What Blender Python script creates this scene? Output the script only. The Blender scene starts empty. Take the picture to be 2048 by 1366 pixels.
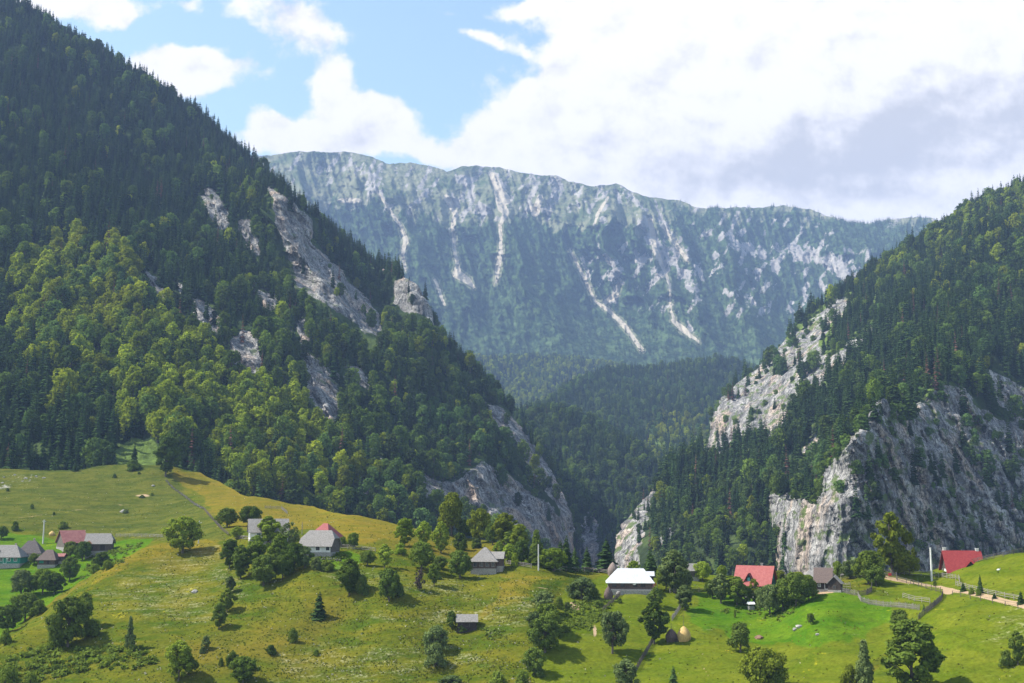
import bpy, bmesh, math, random
import numpy as np
from mathutils import Vector, Matrix
from mathutils.bvhtree import BVHTree

# ------------------------------------------------------------------ camera
W0, H0, F = 2048.0, 1366.0, 2276.0
PITCH = math.atan(317.0 / F)
sc = bpy.context.scene
cam_d = bpy.data.cameras.new("camera")
cam_d.sensor_width = 36.0
cam_d.lens = F / W0 * 36.0
cam_d.clip_start = 0.5
cam_d.clip_end = 40000
cam = bpy.data.objects.new("camera", cam_d)
sc.collection.objects.link(cam)
cam.location = (0, 0, 0)
cam.rotation_euler = (math.pi / 2 + PITCH, 0, 0)
sc.camera = cam
FW = np.array([0, math.cos(PITCH), math.sin(PITCH)])
UP = np.array([0, -math.sin(PITCH), math.cos(PITCH)])
RT = np.array([1.0, 0, 0])

def ray(u, v):
    """direction with unit forward component for a point (u, v) of the view"""
    u = np.asarray(u, float); v = np.asarray(v, float)
    a = (u - W0 / 2) / F; b = (H0 / 2 - v) / F
    return FW + a[..., None] * RT + b[..., None] * UP

# ------------------------------------------------------------------ light
SUN = Vector((-0.78, 0.07, 0.92)).normalized()
EXPOSURE = 0.97
sc.view_settings.view_transform = 'Standard'
sc.view_settings.look = 'None'
sc.view_settings.exposure = EXPOSURE
sc.view_settings.gamma = 1.0
sc.view_settings.use_curve_mapping = False
sd = bpy.data.lights.new("sun", 'SUN')
sd.energy = 5.0
sd.angle = math.radians(0.5)
sd.color = (1.0, 0.95, 0.86)
so = bpy.data.objects.new("sun", sd)
so.rotation_euler = SUN.to_track_quat('Z', 'Y').to_euler()
so.location = (-800, 300, 2500)
sc.collection.objects.link(so)

# ------------------------------------------------------------------ node helper
class NT:
    def __init__(s, tree): s.t = tree; s.n = tree.nodes; s.l = tree.links
    def put(s, x, sock):
        if x is None: return
        if isinstance(x, bpy.types.NodeSocket): s.l.new(x, sock)
        else:
            if sock.type == 'RGBA' and len(x) == 3: x = tuple(x) + (1,)
            sock.default_value = x
    def m(s, op, a, b=None, c=None, clamp=False):
        n = s.n.new('ShaderNodeMath'); n.operation = op; n.use_clamp = clamp
        s.put(a, n.inputs[0]); s.put(b, n.inputs[1]); s.put(c, n.inputs[2]); return n.outputs[0]
    def noise(s, vec, scale, detail=4, rough=0.55, dist=0.0):
        n = s.n.new('ShaderNodeTexNoise'); s.put(vec, n.inputs['Vector']); s.put(scale, n.inputs['Scale'])
        n.inputs['Detail'].default_value = detail; n.inputs['Roughness'].default_value = rough
        n.inputs['Distortion'].default_value = dist
        return n.outputs['Fac']
    def mapv(s, vec, scale=(1, 1, 1), loc=(0, 0, 0), rot=(0, 0, 0)):
        n = s.n.new('ShaderNodeMapping'); s.put(vec, n.inputs['Vector'])
        n.inputs['Scale'].default_value = scale; n.inputs['Location'].default_value = loc
        n.inputs['Rotation'].default_value = rot
        return n.outputs[0]
    def mix(s, f, a, b):
        n = s.n.new('ShaderNodeMix'); n.data_type = 'RGBA'
        s.put(f, n.inputs[0]); s.put(a, n.inputs[6]); s.put(b, n.inputs[7]); return n.outputs[2]
    def mul(s, f, a, b):
        n = s.n.new('ShaderNodeMix'); n.data_type = 'RGBA'; n.blend_type = 'MULTIPLY'
        s.put(f, n.inputs[0]); s.put(a, n.inputs[6]); s.put(b, n.inputs[7]); return n.outputs[2]
    def rng(s, x, a, b, c=0.0, d=1.0, smooth=True):
        n = s.n.new('ShaderNodeMapRange'); n.interpolation_type = 'SMOOTHSTEP' if smooth else 'LINEAR'
        s.put(x, n.inputs[0]); s.put(a, n.inputs[1]); s.put(b, n.inputs[2])
        n.inputs[3].default_value = c; n.inputs[4].default_value = d; return n.outputs[0]
    def ramp(s, x, stops):
        n = s.n.new('ShaderNodeValToRGB'); s.put(x, n.inputs[0]); e = n.color_ramp.elements
        while len(e) < len(stops): e.new(0.5)
        for i, (p, c) in enumerate(stops):
            e[i].position = p; e[i].color = tuple(c) + (1,) if len(c) == 3 else c
        return n.outputs[0]
    def bright(s, col, k):
        n = s.n.new('ShaderNodeVectorMath'); n.operation = 'SCALE'
        s.put(col, n.inputs[0]); s.put(k, n.inputs[3]); return n.outputs[0]
    def attr(s, name, kind='GEOMETRY'):
        n = s.n.new('ShaderNodeAttribute'); n.attribute_name = name; n.attribute_type = kind; return n.outputs['Fac']
    def bump(s, h, strength, dist):
        n = s.n.new('ShaderNodeBump'); s.put(h, n.inputs['Height'])
        n.inputs['Strength'].default_value = strength; n.inputs['Distance'].default_value = dist
        return n.outputs[0]

# ------------------------------------------------------------------ world: sky and clouds
world = bpy.data.worlds.new("World"); sc.world = world; world.use_nodes = True
nt = world.node_tree; nt.nodes.clear(); N = NT(nt)
sky = nt.nodes.new('ShaderNodeTexSky'); sky.sky_type = 'NISHITA'; sky.sun_disc = False
sky.sun_elevation = math.asin(SUN.z); sky.sun_rotation = math.atan2(SUN.x, SUN.y)
sky.altitude = 900; sky.air_density = 1.0; sky.dust_density = 1.2; sky.ozone_density = 1.0
tc = nt.nodes.new('ShaderNodeTexCoord')
sx = nt.nodes.new('ShaderNodeSeparateXYZ'); nt.links.new(tc.outputs['Generated'], sx.inputs[0])
yy = N.m('MAXIMUM', N.m('ABSOLUTE', sx.outputs[1]), 0.08)
PX = N.m('DIVIDE', sx.outputs[0], yy); PZ = N.m('DIVIDE', sx.outputs[2], yy)
cv = nt.nodes.new('ShaderNodeCombineXYZ'); nt.links.new(PX, cv.inputs[0]); nt.links.new(PZ, cv.inputs[2])
CV = cv.outputs[0]
warp = nt.nodes.new('ShaderNodeTexNoise'); nt.links.new(CV, warp.inputs['Vector'])
warp.inputs['Scale'].default_value = 14; warp.inputs['Detail'].default_value = 5
wv = nt.nodes.new('ShaderNodeSeparateColor'); nt.links.new(warp.outputs['Color'], wv.inputs[0])
WX = N.m('ADD', PX, N.m('MULTIPLY', N.m('SUBTRACT', wv.outputs[0], 0.5), 0.07))
WZ = N.m('ADD', PZ, N.m('MULTIPLY', N.m('SUBTRACT', wv.outputs[2], 0.5), 0.06))
def blobsum(lst):
    tot = None
    for (u, v, ru, rv, w, rot) in lst:
        d = ray(u, v); cx, cz = d[0] / d[1], d[2] / d[1]; rx, rz = ru / F, rv / F
        dx = N.m('SUBTRACT', WX, float(cx)); dz = N.m('SUBTRACT', WZ, float(cz))
        c, s_ = math.cos(rot), math.sin(rot)
        ax = N.m('ADD', N.m('MULTIPLY', dx, c / rx), N.m('MULTIPLY', dz, s_ / rx))
        az = N.m('ADD', N.m('MULTIPLY', dx, -s_ / rz), N.m('MULTIPLY', dz, c / rz))
        r2 = N.m('ADD', N.m('MULTIPLY', ax, ax), N.m('MULTIPLY', az, az))
        g = N.m('MULTIPLY', N.m('EXPONENT', N.m('MULTIPLY', r2, -0.8)), w)
        tot = g if tot is None else N.m('ADD', tot, g)
    return tot
clouds = [(400, 140, 88, 40, 1.15, -.1), (310, 125, 70, 30, .9, 0), (120, 15, 150, 26, 1.3, 0), (225, 25, 50, 20, .5, 0), (370, 10, 40, 14, .45, 0),
          (590, 45, 110, 60, .42, -.5), (660, 85, 70, 40, .36, -.9), (510, 20, 45, 30, .3, 0), (560, 90, 60, 40, .3, 0),
          (652, 172, 38, 34, 1.2, -.4), (690, 225, 60, 38, 1.2, 0), (610, 270, 80, 36, .9, .2), (775, 250, 78, 36, .85, -.2), (800, 215, 50, 20, .5, 0),
          (690, 290, 170, 30, .9, 0), (560, 250, 60, 26, .6, 0),
          (1000, 320, 110, 20, .9, .3), (1060, 240, 70, 38, 1.0, .5), (1200, 180, 80, 80, 1.4, 0), (1130, 290, 150, 60, 1.5, 0), (1060, 190, 30, 20, .6, 0),
          (1300, 60, 150, 70, 1.3, 0), (1110, 18, 100, 22, .9, 0), (1400, 220, 250, 150, 1.6, 0), (1700, 100, 380, 160, 1.6, 0),
          (1800, 320, 420, 150, 1.6, 0), (2300, 200, 300, 300, 1.6, 0), (960, 70, 45, 14, .5, -.3), (1040, 95, 40, 12, .4, -.4),
          (900, 15, 40, 14, .55, 0), (880, 310, 60, 20, .6, .2), (-350, 100, 300, 150, 1.2, 0), (1500, -350, 700, 160, 1.0, 0),
          (100, -500, 500, 200, 1.0, 0), (3000, 0, 500, 500, 1.2, 0)]
dens = blobsum(clouds)
f1 = N.noise(N.mapv(CV, (1, 1, 1.25)), 15, 12, 0.62, 0.0)
f2 = N.noise(N.mapv(CV, (1, 1, 1.1), (3, 1, 2)), 38, 8, 0.6, 0.0)
dn = N.m('ADD', dens, N.m('ADD', N.m('MULTIPLY', N.m('SUBTRACT', f1, 0.5), 1.5), N.m('MULTIPLY', N.m('SUBTRACT', f2, 0.5), 0.75)))
back = N.rng(sx.outputs[1], 0.5, 0.2)           # scattered clouds all round the sky elsewhere
far_n = N.rng(N.noise(tc.outputs['Generated'], 3.2, 8, 0.6), 0.56, 0.72)
alpha = N.m('MAXIMUM', N.rng(dn, 0.26, 0.68), N.m('MULTIPLY', far_n, back), clamp=True)
greys = blobsum([(1700, 330, 330, 70, .9, .15), (1900, 230, 260, 60, .8, .25), (1330, 300, 190, 60, .3, 0), (2000, 400, 200, 30, .3, 0),
                 (720, 285, 120, 32, .5, 0), (590, 55, 100, 60, .5, 0), (1500, 370, 300, 30, .25, 0), (400, 175, 90, 20, .12, 0)])
gn = N.m('ADD', greys, N.m('MULTIPLY', N.m('SUBTRACT', f1, 0.5), 0.7))
f3 = N.noise(N.mapv(CV, (1, 1, 1.25), (.012, 0, -.016)), 15, 12, 0.62, 0.0)
gn = N.m('ADD', gn, N.m('MULTIPLY', N.m('SUBTRACT', f3, f1), 3.4))  # offset noise paints lit and shaded sides into the cloud colour
ccol = N.mix(N.rng(gn, -0.1, 1.25), (1.0, 0.945, 0.90), (0.57, 0.55, 0.55))
skyc = N.mul(1.0, sky.outputs[0], (1.35, 1.30, 1.05))
bg1 = nt.nodes.new('ShaderNodeBackground'); N.put(skyc, bg1.inputs[0]); bg1.inputs[1].default_value = 0.13
bg2 = nt.nodes.new('ShaderNodeBackground'); N.put(ccol, bg2.inputs[0]); bg2.inputs[1].default_value = 0.70
ms = nt.nodes.new('ShaderNodeMixShader'); N.put(alpha, ms.inputs[0])
nt.links.new(bg1.outputs[0], ms.inputs[1]); nt.links.new(bg2.outputs[0], ms.inputs[2])
wo = nt.nodes.new('ShaderNodeOutputWorld'); nt.links.new(ms.outputs[0], wo.inputs[0])
world.cycles.sampling_method = 'MANUAL'; world.cycles.sample_map_resolution = 512
sc.cycles.max_bounces = 5; sc.cycles.diffuse_bounces = 3; sc.cycles.glossy_bounces = 2
sc.cycles.transmission_bounces = 3; sc.cycles.volume_bounces = 0; sc.cycles.transparent_max_bounces = 4
sc.cycles.use_denoising = True

COL = sc.collection
rs = np.random.RandomState(7)
random.seed(11)

# ------------------------------------------------------------------ numeric helpers
def _hash(ix, iy, iz, seed):
    with np.errstate(over='ignore'):
        h = (ix.astype(np.int64) * 374761393 + iy.astype(np.int64) * 668265263 + iz.astype(np.int64) * 2147483647 + seed * 974634777)
        h = (h ^ (h >> 13)) * 1274126177
        h = h ^ (h >> 16)
    return (h & 0xffffff).astype(np.float64) / 0xffffff
def vnoise(x, y, z, seed=0):
    x = np.asarray(x, float); y = np.broadcast_to(np.asarray(y, float), x.shape); z = np.broadcast_to(np.asarray(z, float), x.shape)
    ix = np.floor(x); iy = np.floor(y); iz = np.floor(z)
    fx = x - ix; fy = y - iy; fz = z - iz
    fx = fx ** 3 * (fx * (fx * 6 - 15) + 10); fy = fy ** 3 * (fy * (fy * 6 - 15) + 10); fz = fz ** 3 * (fz * (fz * 6 - 15) + 10)
    r = 0
    for dx in (0, 1):
        for dy in (0, 1):
            for dz in (0, 1):
                w = (fx if dx else 1 - fx) * (fy if dy else 1 - fy) * (fz if dz else 1 - fz)
                r = r + w * _hash(ix + dx, iy + dy, iz + dz, seed)
    return r * 2 - 1
def fbm(x, y, z=0.0, oct=4, seed=0, gain=0.5):
    x = np.asarray(x, float); r = 0; a = 1; t = 0
    z = np.zeros_like(x) + z
    for i in range(oct):
        r = r + a * vnoise(x, y, z, seed + i * 17); t += a; a *= gain
        x = x * 2.03 + 5.1; y = y * 2.03 + 1.7; z = z * 2.03 + 3.3
    return r / t
def ridged(x, y, z=0.0, oct=4, seed=0):
    x = np.asarray(x, float); r = 0; a = 1; t = 0
    z = np.zeros_like(x) + z
    for i in range(oct):
        n = 1 - np.abs(vnoise(x, y, z, seed + i * 31)); r = r + a * n * n; t += a; a *= 0.5
        x = x * 2.1 + 9.1; y = y * 2.1 + 4.7; z = z * 2.1 + 3.3
    return r / t * 2 - 1
def field(pts, c=70.0):
    """multiquadric surface through (u, v, distance) survey points, in inverse distance"""
    p = np.array(pts, float); q = 1.0 / p[:, 2]; xy = p[:, :2]; n = len(p)
    A = np.sqrt(((xy[:, None] - xy[None]) ** 2).sum(-1) + c * c) / 1000
    M = np.zeros((n + 1, n + 1)); M[:n, :n] = A - np.eye(n) * 2e-3; M[n, :n] = 1; M[:n, n] = 1
    w = np.linalg.solve(M, np.append(q, 0))
    lo, hi = q.min() * 0.8, q.max() * 1.3
    def f(u, v):
        u = np.asarray(u, float); v = np.asarray(v, float); sh = u.shape; u = u.ravel(); v = v.ravel()
        out = np.zeros(u.size) + w[n]
        for i in range(n):
            out += w[i] * np.sqrt((u - xy[i, 0]) ** 2 + (v - xy[i, 1]) ** 2 + c * c) / 1000
        return (1.0 / np.clip(out, lo, hi)).reshape(sh)
    return f
def sdf(poly, u, v):
    """signed distance, positive inside the outline"""
    u = np.asarray(u, float); v = np.asarray(v, float); d = np.full(u.shape, 1e9); ins = np.zeros(u.shape, bool); n = len(poly)
    for i in range(n):
        x0, y0 = poly[i]; x1, y1 = poly[(i + 1) % n]; ex, ey = x1 - x0, y1 - y0
        t = np.clip(((u - x0) * ex + (v - y0) * ey) / (ex * ex + ey * ey + 1e-9), 0, 1)
        d = np.minimum(d, np.hypot(u - x0 - t * ex, v - y0 - t * ey))
        cnd = ((y0 > v) != (y1 > v)) & (u < (x1 - x0) * (v - y0) / ((y1 - y0) if y1 != y0 else 1e-9) + x0)
        ins ^= cnd
    return np.where(ins, d, -d)
def sdl(line, u, v):
    """signed clearance of a line of varying half-width: (u, v, half-width)"""
    best = np.full(np.shape(u), -1e9)
    for (x0, y0, w0), (x1, y1, w1) in zip(line[:-1], line[1:]):
        ex, ey = x1 - x0, y1 - y0
        t = np.clip(((u - x0) * ex + (v - y0) * ey) / (ex * ex + ey * ey + 1e-9), 0, 1)
        best = np.maximum(best, (w0 + (w1 - w0) * t) - np.hypot(u - x0 - t * ex, v - y0 - t * ey))
    return best
def sst(x, a, b):
    t = np.clip((x - a) / (b - a), 0, 1); return t * t * (3 - 2 * t)
def union(polys, u, v):
    d = np.full(np.shape(u), -1e9)
    for p in polys: d = np.maximum(d, sdf(p, u, v))
    return d

# ------------------------------------------------------------------ object helpers
def tag(o, label=None, cat=None, group=None, kind=None):
    if label: o['label'] = label
    if cat: o['category'] = cat
    if group: o['group'] = group
    if kind: o['kind'] = kind
    return o
def link(name, me, mat=None, parent=None):
    o = bpy.data.objects.new(name, me); COL.objects.link(o)
    if mat is not None and me is not None and len(me.materials) == 0:
        for m_ in (mat if isinstance(mat, (list, tuple)) else [mat]): me.materials.append(m_)
    if parent is not None: o.parent = parent
    return o
def np_mesh(name, V, Fc, smooth=False, mats=None):
    V = np.asarray(V, np.float32); Fc = np.asarray(Fc, np.int32); k = Fc.shape[1]
    me = bpy.data.meshes.new(name)
    me.vertices.add(len(V)); me.vertices.foreach_set('co', V.ravel())
    me.loops.add(Fc.size); me.loops.foreach_set('vertex_index', Fc.ravel())
    me.polygons.add(len(Fc)); me.polygons.foreach_set('loop_start', np.arange(0, Fc.size, k, dtype=np.int32))
    me.polygons.foreach_set('loop_total', np.full(len(Fc), k, np.int32))
    if mats is not None: me.polygons.foreach_set('material_index', np.asarray(mats, np.int32))
    if smooth: me.polygons.foreach_set('use_smooth', np.ones(len(Fc), bool))
    me.update(calc_edges=True); me.validate()
    return me
def fattr(me, name, arr):
    a = me.attributes.new(name, 'FLOAT', 'POINT'); a.data.foreach_set('value', np.asarray(arr, np.float32).ravel())
def new_mat(name):
    m_ = bpy.data.materials.new(name); m_.use_nodes = True; m_.node_tree.nodes.clear()
    return m_, NT(m_.node_tree)
def out(N, sh, disp=None):
    o = N.n.new('ShaderNodeOutputMaterial'); N.l.new(sh, o.inputs[0])
def bsdf(N, col, rough=0.9, spec=0.2, normal=None, metal=0.0, **kw):
    b = N.n.new('ShaderNodeBsdfPrincipled'); N.put(col, b.inputs['Base Color']); N.put(rough, b.inputs['Roughness'])
    b.inputs['Specular IOR Level'].default_value = spec; b.inputs['Metallic'].default_value = metal
    if normal is not None: N.l.new(normal, b.inputs['Normal'])
    return b.outputs[0]
def diffuse(N, col, normal=None):
    b = N.n.new('ShaderNodeBsdfDiffuse'); N.put(col, b.inputs[0])
    if normal is not None: N.l.new(normal, b.inputs['Normal'])
    return b.outputs[0]
def objco(N): return N.n.new('ShaderNodeTexCoord').outputs['Object']
def geopos(N): return N.n.new('ShaderNodeNewGeometry').outputs['Position']

# ------------------------------------------------------------------ materials: terrain
def rock_color(N, P, sc_=1.0, warm=True):
    n1 = N.noise(N.mapv(P, (1, 1, 0.22)), 0.075 * sc_, 9, 0.64, 0.5)
    n2 = N.noise(N.mapv(P, (1, 1, 0.22)), 0.35 * sc_, 6, 0.6, 0.5)
    n3 = N.noise(P, 0.02 * sc_, 4, 0.5)
    c = N.ramp(n1, [(0.30, (0.09, 0.09, 0.092)), (0.45, (0.22, 0.215, 0.21)), (0.58, (0.34, 0.33, 0.315)), (0.72, (0.46, 0.44, 0.41))])
    c = N.mix(N.rng(N.noise(N.mapv(P, (1, 1, 0.3)), 0.05 * sc_, 4, 0.5), 0.50, 0.66, 0, 0.6), c, (0.48, 0.36, 0.27))
    dark = N.rng(n2, 0.47, 0.36, 0, 0.85)
    n4 = N.noise(P, 0.5 * sc_, 5, 0.72)
    c = N.bright(c, N.rng(n4, 0.33, 0.67, 0.66, 1.55, False))
    for scl, mp, th in ((0.10, (1, 1, 0.30), .022), (0.26, (1, 1, 0.45), .03)):
        cr = N.m('ABSOLUTE', N.m('SUBTRACT', N.noise(N.mapv(P, mp, (3, 1, 7)), scl * sc_, 5, 0.6, .3), 0.5))
        c = N.mix(N.rng(cr, th, th * .25, 0, 0.8), c, (0.045, 0.045, 0.048))
    c = N.mix(N.m('MULTIPLY', dark, .8), c, (0.075, 0.08, 0.075))
    return c, n1, n2
def forest_rock_mat(name, rs_=1.0, veg=.8, vt_=.53, floor=(0.030, 0.050, 0.018), floor2=(0.07, 0.10, 0.03), grass=(0.13, 0.19, 0.045)):
    m_, N = new_mat(name); P = geopos(N)
    rc, n1, n2 = rock_color(N, P, rs_)
    fl = N.mix(N.rng(N.noise(P, 0.05 * rs_, 5, 0.6), 0.4, 0.65), floor, floor2)
    gm = N.mix(N.rng(N.noise(P, 0.15 * rs_, 5, 0.6), 0.35, 0.7), grass, tuple(x * 0.55 for x in grass))
    rock = N.attr('rock'); gr = N.attr('grass'); sr = N.attr('scree')
    rn = N.m('ADD', rock, N.m('MULTIPLY', N.m('SUBTRACT', N.noise(P, 0.12 * rs_, 6, 0.65, 0.5), 0.5), 1.1))
    gn_ = N.m('ADD', gr, N.m('MULTIPLY', N.m('SUBTRACT', N.noise(P, 0.10 * rs_, 6, 0.65), 0.5), 1.0))
    ledge = N.m('MULTIPLY', N.rng(N.noise(N.mapv(P, (1, 1, 1.6)), 0.09 * rs_, 6, 0.6), vt_, vt_ + .07), veg)
    rc2 = N.mix(ledge, rc, N.mix(0.5, gm, floor2))
    c = N.mix(N.rng(gn_, 0.42, 0.58), fl, gm)
    c = N.mix(N.rng(rn, 0.44, 0.56), c, rc2)
    scree = N.mix(N.noise(P, 0.3 * rs_, 4, 0.6), (0.30, 0.27, 0.235), (0.50, 0.46, 0.41))
    sn = N.m('ADD', sr, N.m('MULTIPLY', N.m('SUBTRACT', N.noise(P, 0.1 * rs_, 5, 0.65), 0.5), 0.9))
    c = N.mix(N.rng(sn, 0.42, 0.6), c, scree)
    h = N.m('ADD', N.m('MULTIPLY', n1, 3.0), N.m('MULTIPLY', n2, 1.3))
    nb = N.bump(h, 0.9, 1.6 / rs_)
    out(N, diffuse(N, c, nb)); return m_
M = {}
M['mountain'] = forest_rock_mat('mountain_side', 1.0, .7, .59)
M['cliff'] = forest_rock_mat('cliff_side', 1.15, .88, .535, floor=(0.034, 0.050, 0.02))
def far_mat():
    m_, N = new_mat('far_range'); P = geopos(N)
    n1 = N.noise(N.mapv(P, (1, 1, .4)), 0.018, 8, 0.65, 0.5); n2 = N.noise(P, 0.004, 4, .5)
    rc = N.ramp(n1, [(0.3, (0.17, 0.165, 0.16)), (0.5, (0.28, 0.265, 0.25)), (0.7, (0.42, 0.395, 0.36))])
    fl = N.mix(N.rng(N.noise(N.mapv(P, (1, 1, .8)), 0.03, 7, 0.7), .38, .64), (0.020, 0.042, 0.018), (0.080, 0.125, 0.048))
    al = N.mix(N.rng(N.noise(P, 0.012, 7, 0.65), 0.35, 0.62), (0.065, 0.095, 0.04), (0.20, 0.205, 0.13))
    c = N.mix(N.rng(N.m('ADD', N.attr('grass'), N.m('MULTIPLY', N.m('SUBTRACT', n1, .5), .9)), .4, .6), fl, al)
    sp = N.m('ADD', N.attr('rock'), N.m('MULTIPLY', N.m('SUBTRACT', N.noise(N.mapv(P, (1, 1, .5)), 0.034, 8, 0.75, .4), .5), 1.5))
    c = N.mix(N.rng(sp, .47, .6), c, rc)
    c = N.mix(N.rng(N.m('ADD', N.attr('scree'), N.m('MULTIPLY', N.m('SUBTRACT', N.noise(P, 0.03, 5, 0.65), 0.5), 0.8)), .42, .6), c,
              N.mix(N.noise(P, 0.03, 4, .6), (0.34, 0.30, 0.23), (0.48, 0.43, 0.35)))
    out(N, diffuse(N, c, N.bump(N.m('ADD', n1, N.noise(P, .05, 4, .6)), 0.8, 14))); return m_
M['far'] = far_mat()
def meadow_mat():
    m_, N = new_mat('meadow'); P = geopos(N)
    big = N.noise(P, 0.02, 4, 0.55); mid = N.noise(N.mapv(P, (0.5, 1, 2.2)), 0.16, 6, 0.62, 0.4)
    fine = N.noise(P, 1.6, 3, 0.6); streak = N.noise(N.mapv(P, (0.35, 1.2, 2.5)), 0.45, 5, 0.65)
    olive = N.mix(N.rng(mid, 0.3, 0.7), (0.046, 0.078, 0.006), (0.126, 0.120, 0.012))
    olive = N.mix(N.rng(big, 0.5, 0.68, 0, .7), olive, (0.150, 0.112, 0.018))
    green = N.mix(N.rng(mid, 0.3, 0.7), (0.045, 0.112, 0.005), (0.092, 0.152, 0.008))
    lime = N.mix(N.rng(mid, 0.3, 0.7), (0.074, 0.108, 0.006), (0.120, 0.138, 0.011))
    dry = N.mix(N.rng(mid, 0.3, 0.7), (0.118, 0.112, 0.011), (0.178, 0.132, 0.017))
    past = N.mix(N.rng(mid, 0.3, 0.7), (0.050, 0.070, 0.010), (0.105, 0.108, 0.018))
    wob = N.m('MULTIPLY', N.m('SUBTRACT', N.noise(P, 0.14, 5, .6), .5), 0.8)
    c = olive
    for nm, colr in (('pasture', past), ('dry', dry), ('lime', lime), ('green', green)):
        c = N.mix(N.rng(N.m('ADD', N.attr(nm), wob), 0.3, 0.7), c, colr)
    # heads of white umbels and seed heads in the hay
    fl = N.m('MULTIPLY', N.rng(N.m('ADD', streak, N.m('MULTIPLY', N.attr('flower'), 0.16)), 0.60, 0.84), N.rng(fine, 0.40, 0.66))
    c = N.mix(N.m('MULTIPLY', fl, 0.62), c, (0.34, 0.32, 0.20))
    yl = N.m('MULTIPLY', N.rng(N.noise(P, 0.09, 5, .7), 0.62, 0.72), N.rng(N.noise(P, 1.1, 2, .6), 0.5, 0.6))
    c = N.mix(N.m('MULTIPLY', yl, 0.5), c, (0.42, 0.36, 0.02))
    dk = N.rng(N.noise(N.mapv(P, (.6, 1, 1.5)), 0.33, 5, 0.7), 0.44, 0.30, 0, 0.55)
    c = N.mix(dk, c, (0.035, 0.060, 0.012))
    c = N.bright(c, N.rng(N.m('ADD', N.m('MULTIPLY', fine, .6), N.m('MULTIPLY', N.noise(P, 0.6, 4, .65), .4)), 0.3, 0.7, 0.66, 1.36, False))
    so_ = N.mix(N.noise(P, .5, 4, .6), (0.30, 0.21, 0.12), (0.42, 0.31, 0.20))
    c = N.mix(N.rng(N.m('ADD', N.attr('soil'), N.m('MULTIPLY', wob, .9)), 0.38, 0.6), c, so_)
    stn = N.mix(N.noise(P, .8, 4, .6), (0.25, 0.24, 0.22), (0.46, 0.44, 0.40))
    c = N.mix(N.rng(N.m('ADD', N.attr('stone'), N.m('MULTIPLY', N.m('SUBTRACT', N.noise(P, .6, 4, .7), .5), 1.6)), 0.5, 0.62), c, stn)
    h = N.m('ADD', N.m('MULTIPLY', fine, .25), N.m('ADD', N.m('MULTIPLY', mid, 1.0), N.m('MULTIPLY', streak, .5)))
    out(N, diffuse(N, c, N.bump(h, 0.8, 0.9))); return m_
M['meadow'] = meadow_mat()

# ------------------------------------------------------------------ surfaces
def grid_faces(nr, nc):
    i = np.arange(nr - 1)[:, None] * nc + np.arange(nc - 1)[None]
    i = i.ravel(); return np.stack([i, i + 1, i + nc + 1, i + nc], 1)
def grid_normals(P):
    du = np.gradient(P, axis=1); dv = np.gradient(P, axis=0)
    n = np.cross(du, dv); n /= np.linalg.norm(n, axis=-1, keepdims=True) + 1e-9
    # face the viewpoint side / upward
    s = np.sign((n * -P).sum(-1, keepdims=True)); s[s == 0] = 1
    return n * s
def smoothgrid(a, k):
    for ax in (0, 1):
        for _ in range(2):
            p = np.pad(a, [(k, k) if i == ax else (0, 0) for i in (0, 1)], mode='edge')
            c = np.cumsum(p, axis=ax); c = np.insert(c, 0, 0, axis=ax)
            n = a.shape[ax]; w = 2 * k + 1
            a = (np.take(c, range(w, w + n), axis=ax) - np.take(c, range(0, n), axis=ax)) / w
    return a
LAND = {}
class Land: pass
def make_land(name, U, V, D, mat, attrs, disp=None):
    P = ray(U, V) * D[..., None]
    if disp is not None:
        n = grid_normals(P)
        P = P + disp(P, n)
    nr, nc = U.shape
    me = np_mesh(name, P.reshape(-1, 3), grid_faces(nr, nc), smooth=True)
    for k, a in attrs.items(): fattr(me, k, a)
    o = link(name, me, mat); tag(o, kind='structure')
    L = Land(); L.P = P; L.U = U; L.V = V; L.D = D; L.o = o; L.attrs = attrs; L.n = grid_normals(P)
    L.bvh = BVHTree.FromPolygons([Vector(p) for p in P[::1].reshape(-1, 3).tolist()], grid_faces(nr, nc).tolist())
    LAND[name] = L
    return L
def hit(u, v, L):
    d = Vector(ray(u, v).tolist()); r = L.bvh.ray_cast(Vector((0, 0, 0)), d.normalized())
    return r[0]
def interp_line(pts, x):
    p = np.array(pts, float); return np.interp(x, p[:, 0], p[:, 1])

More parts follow.
